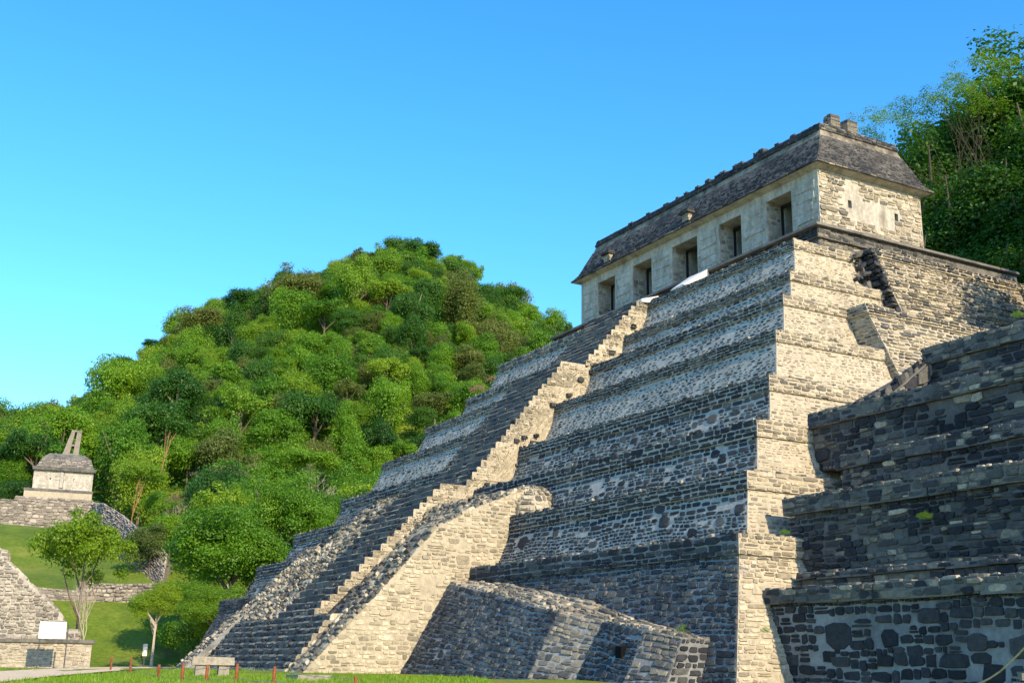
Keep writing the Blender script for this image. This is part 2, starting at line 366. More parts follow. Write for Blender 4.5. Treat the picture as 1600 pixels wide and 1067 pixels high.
def emit(th, s, mat, limit=300):
    V = np.concatenate(s.V); t = np.concatenate(s.t); ar = np.concatenate(s.a); nn = np.concatenate(s.n)
    O = root_of(th); c = V[:, 16]; q = c - CP; dist = np.linalg.norm(q, axis=1); z = q @ CD
    px = 800 + FPX * (q @ CR) / np.maximum(z, .1); py = 533.5 - FPX * (q @ CU) / np.maximum(z, .1)
    cs = np.maximum(-(q * nn).sum(1) / dist, 0)
    sc = ar * cs / dist ** 2 * ((z > 0) & (px > 0) & (px < 1600) & (py > 0) & (py < 1067))
    order = np.argsort(-sc); pick = []
    dg = bpy.context.evaluated_depsgraph_get(); o3 = Vector(CP)
    for i in order[:4000]:
        if sc[i] <= 0 or len(pick) >= limit: break
        tgt = Vector(c[i] + nn[i] * .03); dv = tgt - o3; L = dv.length
        hit, loc, *_ = S.ray_cast(dg, o3, dv.normalized(), distance=L - .12)
        if not hit: pick.append(i)
    V = V - O
    rest = np.ones(len(V), bool); rest[pick] = False
    R = V[rest]; n = len(R)
    if n:
        b = (np.arange(n) * 17)[:, None, None]
        me = mesh_np('stone_facing', R.reshape(-1, 3), quads=(SQ[None] + b).reshape(-1, 4), tris=(ST[None] + b).reshape(-1, 3), mats=[mat], tone=np.repeat(t[rest], 17))
        o = link('stone_facing', me, th); o['kind'] = 'stuff'
    for i in pick:
        ctr = V[i, :8].mean(0)
        o = link('stone', mesh_np('stone', V[i] - ctr, quads=SQ, tris=ST, mats=[mat], tone=np.repeat(t[i], 17)), th); o.location = ctr

# ------------------------------------------------------------------ the pyramid
XB = [28.19, 26.41, 24.67, 22.51, 20.57, 18.56, 16.71, 15.24]
YB = [-19.96, -18.02, -16.01, -13.43, -11.24, -8.91, -6.71, -5.0]
ZB = [4.74, 7.07, 9.30, 11.69, 14.29, 16.75, 18.78, 21.13]
BAT = .42; YBK = 15.0
pyr = thing('stepped_pyramid', 'huge grey stone stepped pyramid with eight battered terraces under the long temple', 'pyramid', (0, -5, 0))
ps = store(pyr)
z0 = -.4
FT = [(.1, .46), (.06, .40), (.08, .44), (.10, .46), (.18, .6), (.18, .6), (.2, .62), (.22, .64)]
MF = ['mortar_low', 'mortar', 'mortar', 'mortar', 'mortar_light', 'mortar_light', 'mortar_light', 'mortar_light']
for i in range(8):
    X, Y, Z = XB[i], YB[i], ZB[i]; bh = .62 if i < 4 else .5; zb = Z - bh; s = BAT * (zb - z0); q = .09
    m = MB()
    ry = [2.0, 2.0, 6, 8, 9, 8, 6, -.5][i]
    # wall and band
    a = (-X - s, X + s, Y - s, YBK + s); w = (-X, X, Y, YBK)
    def ringface(A, B, za, zb_, mi_f, mi_s):
        m.quad((A[0], A[2], za), (A[1], A[2], za), (B[1], B[2], zb_), (B[0], B[2], zb_), mi_f)
        m.quad((A[1], A[2], za), (A[1], A[3], za), (B[1], B[3], zb_), (B[1], B[2], zb_), mi_s)
        m.quad((A[1], A[3], za), (A[0], A[3], za), (B[0], B[3], zb_), (B[1], B[3], zb_), mi_s)
        m.quad((A[0], A[3], za), (A[0], A[2], za), (B[0], B[2], zb_), (B[0], B[3], zb_), mi_s)
    wi = (-X + q, X - q, Y + q, YBK)
    ringface((-X + q - s, X - q + s, Y + q - s, YBK + s), wi, z0, zb, 0, 1)
    wt = (-X + .05, X - .05, Y + .05, YBK)
    ringface(w, wt, zb, Z, 0, 1)
    m.quad((w[0], w[3], zb), (w[1], w[3], zb), (w[1], w[2], zb), (w[0], w[2], zb), 0)
    m.quad((wt[0], wt[2], Z), (wt[1], wt[2], Z), (wt[1], wt[3], Z), (wt[0], wt[3], Z), 1)
    m.build('terrace', [M[MF[i]], M['mortar_cream']], pyr)
    # facing
    xl = 10.45 if i < 2 else 3.0; xL = -10.4 if i < 2 else -2.05
    far = dict(h=(.15, .27), asp=(1.1, 2.6))
    if i == 0: kw = dict(h=(.14, .30), asp=(.8, 2.2), gap=.035, dep=(.02, .06)); kb = dict(h=(.13, .24), asp=(1.2, 3.2), gap=.02)
    elif i < 4: kw = dict(h=(.11, .25), asp=(1.0, 2.6), gap=.055, dep=(.015, .05), bigs=10, bigr=(.2, .36), skip=.03, patch=.04); kb = dict(h=(.12, .2), asp=(1.2, 3.2), gap=.035)
    else: kw = dict(h=(.12, .2), asp=(1.3, 3.2), gap=.07, dep=(.015, .05), skip=.12, patch=.06, shrink=(.42, .95)); kb = dict(h=(.1, .17), asp=(1.3, 3.), gap=.035, dep=(.02, .07))
    def wallq(x0, x1, side=None):
        if side is None:
            # front: follow the batter at the outer corners
            e0 = s if x0 <= -X + .2 else 0; e1 = s if x1 >= X - .2 else 0
            return (x0 - e0, Y + q - s, z0), (x1 + e1, Y + q - s, z0), (x1, Y + q, zb), (x0, Y + q, zb)
        return (X - q + s, Y + q - s, z0), (X - q + s, side, z0), (X - q, side, zb), (X - q, Y + q, zb)
    ft = FT[i]
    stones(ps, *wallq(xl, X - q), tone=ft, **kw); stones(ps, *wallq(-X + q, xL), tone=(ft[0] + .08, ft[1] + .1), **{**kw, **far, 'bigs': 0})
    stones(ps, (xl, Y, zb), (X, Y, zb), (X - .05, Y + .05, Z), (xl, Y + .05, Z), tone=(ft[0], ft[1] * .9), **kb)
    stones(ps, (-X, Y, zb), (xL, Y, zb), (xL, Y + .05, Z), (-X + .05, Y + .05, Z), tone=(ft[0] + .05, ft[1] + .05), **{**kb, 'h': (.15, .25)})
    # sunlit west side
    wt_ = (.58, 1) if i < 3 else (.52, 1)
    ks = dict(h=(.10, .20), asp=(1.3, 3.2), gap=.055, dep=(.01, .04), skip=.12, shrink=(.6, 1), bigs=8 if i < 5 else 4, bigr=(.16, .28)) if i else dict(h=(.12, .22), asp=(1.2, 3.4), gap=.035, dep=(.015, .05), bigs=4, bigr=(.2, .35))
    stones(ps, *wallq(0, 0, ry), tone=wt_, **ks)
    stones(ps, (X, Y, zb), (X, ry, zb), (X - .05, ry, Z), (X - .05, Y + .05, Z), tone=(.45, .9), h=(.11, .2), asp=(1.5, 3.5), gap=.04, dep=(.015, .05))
    # loose stones along the lip
    for (p, r) in (((xl, X), 1), ((-X, xL), 1)):
        stones(ps, (p[0], Y + .03, Z), (p[1], Y + .03, Z), (p[1], Y + .34, Z + .02), (p[0], Y + .34, Z + .02), tone=(.1, .8), h=(.14, .2), asp=(.8, 2.2), gap=.03, dep=(.02, .10), skip=.3)
    stones(ps, (X - .03, Y, Z), (X - .03, ry, Z), (X - .34, ry, Z + .02), (X - .34, Y, Z + .02), tone=(.3, .9), h=(.14, .2), asp=(.8, 2.2), gap=.03, dep=(.02, .07), skip=.35)
    z0 = Z - .02
# upper platform under the temple
pz = 23.3
m = MB(); m.frus((-13.5, 13.5, -1.65, 14), (-13.1, 13.1, -1.3, 14), 21.1, 22.55)
m.build('platform', [M['mortar_dark']], pyr)
m = MB(); m.frus((-13.3, 13.3, -1.5, 14), (-13.25, 13.25, -1.45, 14), 22.55, 23.14); m.frus((-13.5, 13.5, -1.72, 14), (-13.45, 13.45, -1.68, 14), 23.14, 23.3)
m.build('platform_cornice', M['cap'], pyr)
stones(ps, (-13.3, -1.51, 22.57), (13.3, -1.51, 22.57), (13.25, -1.46, 23.12), (-13.25, -1.46, 23.12), tone=(0, .3), h=(.12, .2), asp=(1.5, 3.5), gap=.02, dep=(.01, .04))
stones(ps, (13.3, -1.5, 22.57), (13.3, 9, 22.57), (13.25, 9, 23.12), (13.25, -1.46, 23.12), tone=(.2, .6), h=(.14, .25), asp=(1.5, 3.5), gap=.02, dep=(.01, .05))
stones(ps, (13.5, -1.65, 21.15), (13.5, 9, 21.15), (13.1, 9, 22.53), (13.1, -1.3, 22.53), tone=(.3, .75), h=(.14, .25), asp=(1.2, 3.), gap=.03, dep=(.01, .05))
# rear wing built on the west side
m = MB(); m.hexa([(18, -5, 9), (23.2, -5, 9), (23.2, 18, 9), (16, 18, 9), (16, -5, 16.15), (19.75, -5, 16.15), (19.75, 18, 16.15), (16, 18, 16.15)])
m.hexa([(16, -5.1, 16.15), (19.85, -5.1, 16.15), (19.85, 18, 16.15), (16, 18, 16.15), (16, -5.05, 16.68), (19.6, -5.05, 16.68), (19.6, 18, 16.68), (16, 18, 16.68)])
m.build('rear_wing', M['mortar_cream'], pyr)
m = MB(); m.hexa([(14.2, -.55, 16.6), (18.05, -.55, 16.6), (18.05, 18, 16.6), (14.2, 18, 16.6), (14.2, -.5, 20.75), (16.15, -.5, 20.75), (16.15, 18, 20.75), (14.2, 18, 20.75)])
m.hexa([(14.2, -.6, 20.75), (16.25, -.6, 20.75), (16.25, 18, 20.75), (14.2, 18, 20.75), (14.2, -.5, 21.3), (16.0, -.5, 21.3), (16.0, 18, 21.3), (14.2, 18, 21.3)])
m.build('rear_wing_upper', M['mortar_cream'], pyr)
sw = dict(tone=(.35, .85), h=(.14, .28), asp=(1.3, 3.), gap=.05, dep=(.03, .10), jit=.4)
stones(ps, (23.2, -5, 9), (23.2, 16, 9), (19.75, 16, 16.1), (19.75, -5, 16.1), **sw)
stones(ps, (19.85, -5.1, 16.17), (19.85, 16, 16.17), (19.6, 16, 16.66), (19.6, -5.05, 16.66), **{**sw, 'tone': (.25, .7)})
stones(ps, (18.05, -.5, 16.7), (18.05, 16, 16.7), (16.15, 16, 20.7), (16.15, -.5, 20.7), **sw)
stones(ps, (16.25, -.6, 20.77), (16.25, 16, 20.77), (16.0, 16, 21.28), (16.0, -.5, 21.28), **{**sw, 'tone': (.2, .65)})
stones(ps, (17.6, -5, 12), (21.8, -5, 12), (19.75, -5, 16.1), (17.6, -5, 16.1), tone=(.4, .9), h=(.12, .22), asp=(1.3, 3), gap=.05, dep=(.01, .05), skip=.15)
stones(ps, (14.3, -.58, 16.8), (17.9, -.58, 16.8), (16.2, -.58, 21.2), (14.3, -.58, 21.2), tone=(.1, .5), h=(.2, .35), asp=(.8, 1.8), gap=.02, dep=(.05, .3), jit=.5)
stones(ps, (17.6, -5.1, 16.17), (19.85, -5.1, 16.17), (19.6, -5.05, 16.66), (17.6, -5.05, 16.66), tone=(.35, .8), h=(.12, .2), asp=(1.3, 3), gap=.04, dep=(.01, .05))
# broken masonry in the corner between the terraces and the wing
for k in range(46):
    x = RNG.uniform(14.9, 17.2); z = 18.7 + (16.9 - x) * 1.25 + RNG.uniform(-.5, .3)
for (cx, cy, cz, r) in [(15.3, -.8, 20.3, .55), (15.6, -.95, 19.5, .5), (15.95, -1.2, 18.8, .45)]:
    for k in range(14):
        P = np.array([cx, cy, cz]) + RNG.normal(0, r * .45, 3); n = RNG.normal(0, 1, 3) + np.array([.8, -1.2, .6]); n /= np.linalg.norm(n)
        u = np.cross(n, [0, 0, 1]) * -1; u /= np.linalg.norm(u); v = np.cross(n, u); sz = RNG.uniform(.14, .26)
        a, b, c, d = P - u * sz - v * sz * .7, P + u * sz - v * sz * .7, P + u * sz + v * sz * .7, P - u * sz + v * sz * .7
        stones(ps, a, b, c, d, h=(sz * 1.4, sz * 1.5), asp=(3, 3), gap=.01, dep=(.05, .16), tone=(.1, .5), jit=.5)
m = MB(); m.frus((14.5, 16.3, -1.2, 0), (14.5, 15.3, -.7, 0), 18.7, 21.0); m.build('broken_masonry', M['mortar_dark'], pyr)
# white plaster wedges at the head of the stair
m = MB(); m.hexa([(3.0, -3.4, 22.0), (4.4, -3.4, 22.0), (4.5, -1.5, 22.0), (2.6, -1.5, 22.0), (3.2, -3.4, 22.1), (4.3, -3.4, 22.1), (4.4, -1.62, 23.33), (2.7, -1.62, 23.33)])
m.build('plaster_wedge', M['white'], pyr)
m = MB(); m.hexa([(2.0, -5.5, 21.0), (3.1, -5.5, 21.0), (3.5, -4.3, 21.0), (2.0, -4.3, 21.0), (2.0, -5.45, 21.2), (3.05, -5.45, 21.2), (3.4, -4.3, 21.5), (2.0, -4.3, 21.5)])
m.build('plaster_wedge', M['white'], pyr)

# ------------------------------------------------------------------ the stairway
stw = thing('stairway', 'steep grey stone stairway with broad ramps climbing the pyramid front to the temple', 'stairs', (0, -20, 0))
sts = store(stw)
prof = []
def seg(y0, z0, y1, z1, n):
    for k in range(n): prof.append((y0 + (y1 - y0) * k / n, z0 + (z1 - z0) * k / n, z0 + (z1 - z0) * (k + 1) / n))
seg(-27.3, .2, -25.3, 2.75, 9); seg(-24.1, 2.8, -17.55, 9.5, 19); seg(-16.4, 9.5, -10.6, 16.75, 21); seg(-9.3, 16.75, -5.55, 21.05, 13)
M['riser'] = M['stone']
for i, (y, za, zb) in enumerate(prof):
    if i < 9: x0, x1 = -8.7 , 8.7
    elif i < 28: x0, x1 = -2.1, 3
    else: x0, x1 = -2.1, 3
    m = MB(); x = x0; x1n = x1; x1 = x1 + (random.uniform(-.06, .03) if i >= 9 else 0)
    while x < x1 - .05:
        w = random.uniform(.45, 1.1); xe = min(x + w, x1)
        if x1 - xe < .3: xe = x1
        b_ = len(m.v); j = random.uniform(-.05, .05); t = random.uniform(-.03, .03)
        m.tone = random.uniform(.32, .55)
        yb = y + 1.6; sk = lambda q: (8.7 - q) / 17.4 * 1.1 if i < 9 else 0
        lp = random.uniform(.06, .11) if i < 9 else random.uniform(.03, .075); j2 = j + random.uniform(-.02, .02)
        vs = [(x, y + j, za - .02), (xe, y + j2, za - .02), (xe, y + j2 + .02, zb + t - lp), (x, y + j + .02, zb + t - lp)]
        m.add(vs, [(0, 1, 2, 3)])
        m.tone = random.uniform(.3, .8)  # lip and tread toned lighter, painting in the sunlit edge
        c0, c1 = (x, y + j + .02 + lp * .9, zb + t), (xe, y + j2 + .02 + lp * .9, zb + t)
        m.add([vs[3], vs[2], c1, c0], [(0, 1, 2, 3)])
        m.add([c0, c1, (xe, yb, zb + t), (x, yb, zb + t)], [(0, 1, 2, 3)])
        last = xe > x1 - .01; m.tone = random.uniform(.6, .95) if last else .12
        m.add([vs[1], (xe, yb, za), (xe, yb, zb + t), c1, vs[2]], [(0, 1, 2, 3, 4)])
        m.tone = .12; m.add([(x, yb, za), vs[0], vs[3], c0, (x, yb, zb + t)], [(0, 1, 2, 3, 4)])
        if i < 9:
            for kk in range(b_, len(m.v)): m.v[kk] = (m.v[kk][0], m.v[kk][1] + sk(m.v[kk][0]), m.v[kk][2])
        x = xe
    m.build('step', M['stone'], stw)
    if i >= 9: stones(sts, (x1, y + .1, za), (x1, y + 1.1, za), (x1, y + 1.1, zb - .02), (x1, y + .1, zb - .02), h=(.1, .17), asp=(1, 2.4), gap=.04, dep=(.01, .07), tone=(.55, 1), jit=.5, skip=.25)
    x1 = x1n
    # rough lip stones
    so_ = 1.1 if i < 9 else 0
    stones(sts, (x0, y + so_, za + .02), (x1, y + .0, za + .02), (x1, y + .02, zb - .12), (x0, y + .02 + so_, zb - .12), h=(.18, .24), asp=(1.2, 2.8), gap=.03, dep=(.01, .06), tone=(.1, .55), skip=.3)
# body of the stair, west flank at x = 3
def flank_line(z):  # y of the notch line
    pts = [(p[1], p[0]) for p in prof] + [(21.05, -5.5)]
    return np.interp(z, [p[0] for p in pts], [p[1] for p in pts])
up = [(float(flank_line(z)) + .32, z - .05) for z in (3.2, 5.5, 7.5, 9.4)] + [(-16.2, 9.45)] + [(float(flank_line(z)) + .35, z - .05) for z in (11, 13, 15, 16.6)] + [(-9.1, 16.65)] + [(float(flank_line(z)) + .35, z - .05) for z in (18, 19.5, 20.9)]
poly = [(-24.0, -.3)] + [(-23.9, 2.8)] + up + [(-4.2, 20.9), (-4.2, 14), (-12, -.3)]
poly = poly[::-1]
m = MB(); m.prism_x(poly[::-1], -2.05, 2.97); m.build('stair_core', M['mortar_cream'], stw)
for k in range(len(up) - 1):
    (ya, za), (yb, zb) = up[k], up[k + 1]
    if yb - ya < .05: continue
    dl = 3.2
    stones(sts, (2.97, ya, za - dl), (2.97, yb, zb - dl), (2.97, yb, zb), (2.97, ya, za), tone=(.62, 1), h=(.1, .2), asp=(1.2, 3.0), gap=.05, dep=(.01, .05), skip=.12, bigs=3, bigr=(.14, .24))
    for j in range(3):
        y = RNG.uniform(ya, yb); z = np.interp(y, [ya, yb], [za, zb]) - RNG.uniform(.5, 2.0); w = RNG.uniform(.13, .24)
        stones(sts, (2.97, y - w, z - w * .7), (2.97, y + w, z - w * .7), (2.97, y + w, z + w * .7), (2.97, y - w, z + w * .7), h=(w * 1.4, w * 1.5), asp=(3, 3), gap=0, dep=(.12, .25), tone=(.1, .4))
# lower block west of the stair: flank wall at x = 10.5, sloping ramp, rubble top
fl = [(-27.25, 0), (-27.25, .25), (-24.15, 3.5), (-21.5, 6.4), (-19.4, 7.5), (-17.4, 8.3), (-15, 8.3), (-15, 0)]
m = MB(); m.prism_x(fl, 8.55, 10.47); m.build('ramp', M['mortar_cream'], stw)
m = MB(); m.prism_x([(-25.0, 0), (-24.6, 2.7), (-23.4, 2.9), (-21.0, 5.2), (-18.2, 8.2), (-15, 8.4), (-15, 0)], 2.9, 8.56); m.build('ramp_fill', M['mortar_cream'], stw)
fk = dict(tone=(.6, 1), h=(.12, .24), asp=(1.1, 2.8), gap=.045, dep=(.015, .05), skip=.05)
maskf = lambda P: (P[:, 2] < np.interp(P[:, 1], [p[0] for p in fl[1:6]], [p[1] for p in fl[1:6]]) - .1) & (P[:, 1] > -27.1)
stones(sts, (10.47, -27.2, .1), (10.47, -17, .1), (10.47, -17, 8.3), (10.47, -27.2, 8.3), mask=maskf, bigs=22, bigr=(.18, .42), **fk)
rk = dict(tone=(.15, .75), h=(.2, .4), asp=(.8, 1.8), gap=.03, dep=(.03, .17), jit=.5)
for (x0, x1) in ((8.55, 10.5),):
    for k in range(1, 5):
        (ya, za), (yb, zb) = fl[k], fl[k + 1]
        stones(sts, (x0, ya, za), (x1, ya, za), (x1, yb, zb), (x0, yb, zb), **({**rk, 'tone': (.25, .95)} if k < 3 else {**rk, 'tone': (.4, .95)}))
stones(sts, (3, -23.4, 2.92), (8.55, -23.4, 2.92), (8.55, -21.0, 5.25), (3, -21.0, 5.25), **rk)
stones(sts, (3, -21.0, 5.25), (8.55, -21.0, 5.25), (8.55, -18.2, 8.25), (3, -18.2, 8.25), **{**rk, 'tone': (.4, .95)})
stones(sts, (3, -18.2, 8.25), (10.5, -18.2, 8.1), (10.5, -16.5, 8.4), (3, -16.5, 8.4), **{**rk, 'tone': (.5, 1)})
# rounded rubble mound at the head of the block
mx = MB(); ring = []
na, nr = 14, 5
for r in range(nr + 1):
    for k in range(na):
        w = math.pi * 2 * k / na; e = math.pi / 2 * r / nr
        ring.append((9.5 + 1.95 * math.cos(w) * math.cos(e), -16.55 + 1.42 * math.sin(w) * math.cos(e), 6.9 + 1.75 * math.sin(e) ** .8))
mx.add(ring, [(r * na + k, r * na + (k + 1) % na, (r + 1) * na + (k + 1) % na, (r + 1) * na + k) for r in range(nr) for k in range(na)])
mx.build('rubble_mound', M['mortar_cream'], stw)
for r in range(nr - 1):
    for k in range(na):
        a, b, c, d = ring[r * na + k], ring[r * na + (k + 1) % na], ring[(r + 1) * na + (k + 1) % na], ring[(r + 1) * na + k]
        stones(sts, a, b, c, d, tone=(.4, 1) if k not in (8, 9, 10) else (.1, .5), h=(.16, .26), asp=(1, 2), gap=.04, dep=(.03, .1), jit=.4)
# left ramp and the tumbled rubble slope beside the narrow flight
lr = [(-27.0, .2), (-23.7, 3.2), (-20.2, 6.7)]
m = MB(); m.prism_x([(-26.9, -.2), (-26.9, .4), (-23.7, 3.4), (-15, 3.4), (-15, -.2)], -10.5, -8.65); m.build('ramp', M['mortar_low'], stw)
stones(sts, (-10.5, -26.9, .4), (-8.65, -26.9, .4), (-8.65, -23.7, 3.4), (-10.5, -23.7, 3.4), tone=(.45, 1), h=(.2, .35), asp=(.8, 1.8), gap=.05, dep=(.02, .12), jit=.4)
stones(sts, (-8.65, -26.9, -.2), (-8.65, -22, -.2), (-8.65, -22, 4), (-8.65, -26.9, .3), mask=lambda P: P[:, 2] < (P[:, 1] + 27.0) * .91 + .1, tone=(.4, .8), h=(.2, .3), gap=.05)
NX, NY = 34, 30
xs_ = np.linspace(-10.4, -2.0, NX); tt = np.linspace(0, 1, NY)
RX, RTt = np.meshgrid(xs_, tt)
RY = -24.15 + 4.3 * RTt; RZ = 2.7 + 4.3 * RTt + .0 * RX
RZ = RZ + .12 * np.sin(RX * 2.1 + RTt * 9) + .10 * np.sin(RX * 4.3 - RTt * 15)
link('rubble_slope', grid_mesh('rubble_slope', RX, RY - root_of(stw)[1], RZ, M['mortar_cream'], False), stw)
for k in range(8):
    ya, yb = -24.15 + 4.3 * k / 8, -24.15 + 4.3 * (k + 1) / 8; za, zb = 2.72 + 4.3 * k / 8, 2.72 + 4.3 * (k + 1) / 8
    stones(sts, (-10.4, ya, za), (-2.1, ya, za), (-2.1, yb, zb), (-10.4, yb, zb), tone=(.4, 1), h=(.16, .34), asp=(.8, 2.2), gap=.03, dep=(.05, .24), jit=.55, skip=.1)
    m = MB(); m.tone = random.uniform(.5, .9); m.jbox(-10.5, -9.9, ya + .12, yb, za - .3, za + .42, .06); m.build('kerb_block', M['stone'], stw)
m = MB(); m.prism_x([(-24.1, -.3), (-24.1, 2.5), (-20.0, 6.6), (-15, 6.7), (-15, -.3)], -10.35, -2.1); m.build('ramp_core', M['mortar_cream'], stw)
# upper left rubble ramp
for k in range(6):
    ya, yb = -19.85 + .42 * k, -19.85 + .42 * (k + 1); za, zb = 7.0 + .42 * k, 7.0 + .42 * (k + 1); xa = -8.8 + .42 * k
    stones(sts, (xa, ya, za), (-2.1, ya, za), (-2.1, yb, zb), (xa + .42, yb, zb), tone=(.3, .9), h=(.2, .4), asp=(.8, 1.8), gap=.05, dep=(.05, .2), jit=.5)
    m = MB(); m.box(xa, -2.1, ya + .03, ya + 4, za - 1.2, za + .04); m.build('ramp_core', M['mortar'], stw)

# ------------------------------------------------------------------ battered buttress wall at the foot, right of the stair
bw = thing('battered_buttress', 'low battered rubble buttress leaning on the pyramid foot right of the stairway', 'buttress', (18, -22, 0))
bs = store(bw)
# plan of the top front edge, its height, and the foot
bt = [(10.55, -20.9, 4.05), (14.6, -21.25, 3.5), (21.4, -22.1, 2.5), (23.3, -21.6, 2.2), (26.5, -22.15, 1.87), (27.9, -21.9, 1.66), (27.95, -20.9, 1.6)]
ft_ = [(x + (0 if i < 5 else .3), y - (.57 * (z + .3) if i < 6 else .3), -.3) for i, (x, y, z) in enumerate(bt)]
bk = [(x, -19.96 - .42 * (4.12 - z) + .12, z + .12 + .25 * math.sin(i)) for i, (x, y, z) in enumerate(bt)]
m = MB()
for i in range(len(bt) - 1):
    m.quad(ft_[i], ft_[i + 1], bt[i + 1], bt[i], 0); m.quad(bt[i], bt[i + 1], bk[i + 1], bk[i], 1)
m.build('wall', [M['mortar_low'], M['mortar_cream']], bw)
btone = [(.1, .5), (.1, .5), (.4, .8), (.05, .35), (.4, .75), (.1, .45)]  # sunlit and shaded strips put into the stone tones per segment
for i in range(len(bt) - 1):
    stones(bs, ft_[i], ft_[i + 1], bt[i + 1], bt[i], tone=btone[i], h=(.13, .27), asp=(.9, 2.2), gap=.035, dep=(.015, .06), bigs=3 if i < 5 else 0, bigr=(.16, .28))
    stones(bs, bt[i], bt[i + 1], bk[i + 1], bk[i], tone=(.4, .9), h=(.16, .3), asp=(1, 2.2), gap=.03, dep=(.02, .10), jit=.4)
m = MB(); m.box(25.5, 25.8, -22.62, -22.2, 1.05, 1.4); m.build('drain_hole', M['void'], bw)  # solid black box painting the shade inside the drain opening

# ------------------------------------------------------------------ stepped ruin on the right
ru = thing('stepped_ruin', 'dark blackened stone ruin of stepped walls at the right edge of the photo', 'ruin', (34, -15, 0))
rs = store(ru)
tiers = [  # x0, y, zbottom, zband, ztop, back y
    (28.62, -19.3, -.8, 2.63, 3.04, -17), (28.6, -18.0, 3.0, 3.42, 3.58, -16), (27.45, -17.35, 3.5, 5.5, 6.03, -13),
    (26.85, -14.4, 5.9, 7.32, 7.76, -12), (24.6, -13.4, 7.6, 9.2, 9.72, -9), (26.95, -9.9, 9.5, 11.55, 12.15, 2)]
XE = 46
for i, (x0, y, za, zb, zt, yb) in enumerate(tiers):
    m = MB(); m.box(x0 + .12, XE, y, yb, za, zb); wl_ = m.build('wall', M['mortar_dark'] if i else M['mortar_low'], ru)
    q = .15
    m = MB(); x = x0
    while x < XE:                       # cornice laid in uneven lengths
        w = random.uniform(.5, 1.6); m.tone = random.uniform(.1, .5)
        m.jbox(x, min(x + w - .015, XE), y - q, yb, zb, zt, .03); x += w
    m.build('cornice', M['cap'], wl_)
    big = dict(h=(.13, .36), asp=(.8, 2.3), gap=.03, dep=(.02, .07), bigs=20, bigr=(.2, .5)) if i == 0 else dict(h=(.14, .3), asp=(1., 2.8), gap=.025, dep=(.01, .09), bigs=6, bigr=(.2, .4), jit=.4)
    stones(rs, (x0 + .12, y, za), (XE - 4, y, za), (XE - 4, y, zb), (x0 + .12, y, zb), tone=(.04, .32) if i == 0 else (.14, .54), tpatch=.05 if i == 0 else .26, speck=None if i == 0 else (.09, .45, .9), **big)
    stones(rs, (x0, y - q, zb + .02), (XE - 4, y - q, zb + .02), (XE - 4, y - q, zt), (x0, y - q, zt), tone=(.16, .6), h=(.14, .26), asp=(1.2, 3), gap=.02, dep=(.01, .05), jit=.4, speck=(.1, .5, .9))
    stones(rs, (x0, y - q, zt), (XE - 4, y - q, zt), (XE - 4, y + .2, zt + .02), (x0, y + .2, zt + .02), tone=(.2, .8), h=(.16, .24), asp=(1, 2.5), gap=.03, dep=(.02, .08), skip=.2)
# fallen rubble beside the topmost wall
m = MB(); m.hexa([(24.4, -12.6, 9.4), (27.0, -12.6, 9.4), (27.2, -8, 9.4), (24.6, -8, 9.4), (24.4, -12.6, 9.7), (27.0, -12.6, 9.7), (27.2, -9.8, 11.8), (24.9, -9.8, 10.6)])
m.build('fallen_rubble', M['mortar_dark'], ru)
stones(rs, (24.4, -12.6, 9.7), (27.0, -12.6, 9.7), (27.2, -9.8, 11.8), (24.9, -9.8, 10.6), tone=(.05, .6), h=(.25, .45), asp=(.8, 2), gap=.02, dep=(.08, .3), jit=.5)

stones(rs, (27.02, -12.6, 9.7), (27.22, -9.85, 9.7), (27.22, -9.85, 11.75), (27.02, -12.5, 9.76), tone=(.1, .6), h=(.2, .35), asp=(.8, 2), gap=.02, dep=(.03, .14), jit=.5)

# ------------------------------------------------------------------ the temple on top
tm = thing('temple', 'long flat-topped stone temple with five doorways and dark mansard roof on the pyramid', 'temple', (0, 4, pz))
ts = store(tm)
doors = [(-9.85, -7.72), (-5.57, -3.45), (-1.22, 1.37), (3.51, 5.54), (7.77, 9.86)]
edges = [-12] + [e for d_ in doors for e in d_] + [12]
for k in range(0, 12, 2):
    m = MB(); m.box(edges[k], edges[k + 1], 0, 1.1, pz, 26.66); o = m.build('pier', M['plaster'], tm)
    stones(ts, (edges[k] + .05, 0, pz), (edges[k + 1] - .05, 0, pz), (edges[k + 1] - .05, 0, 26.6), (edges[k] + .05, 0, 26.6), tone=(.75, 1), h=(.25, .5), asp=(1, 2.5), gap=.03, dep=(.004, .02), skip=.35, patch=.3)
    stones(ts, (edges[k + 1], .05, pz), (edges[k + 1], 1.05, pz), (edges[k + 1], 1.05, 26.6), (edges[k + 1], .05, 26.6), tone=(.6, .95), h=(.25, .4), asp=(1, 2), gap=.03, dep=(.004, .02), skip=.3)
for k in range(0, 12, 2):
    if k in (0, 10): w0, w1 = edges[k] + .25, edges[k + 1] - .25
    else: w0, w1 = edges[k] + .22, edges[k + 1] - .22
    m = MB()
    for q in range(5):
        zz = pz + .5 + q * .6; m.jbox(w0 + random.uniform(0, .25), w1 - random.uniform(0, .35), -.035, .02, zz, zz + random.uniform(.35, .58), .03)
    m.build('stucco_panel', M['plaster'], tm)
m = MB(); m.box(-12, 12, -.0, 1.1, 26.66, 27.2); m.build('lintel_beam', M['plaster'], tm)
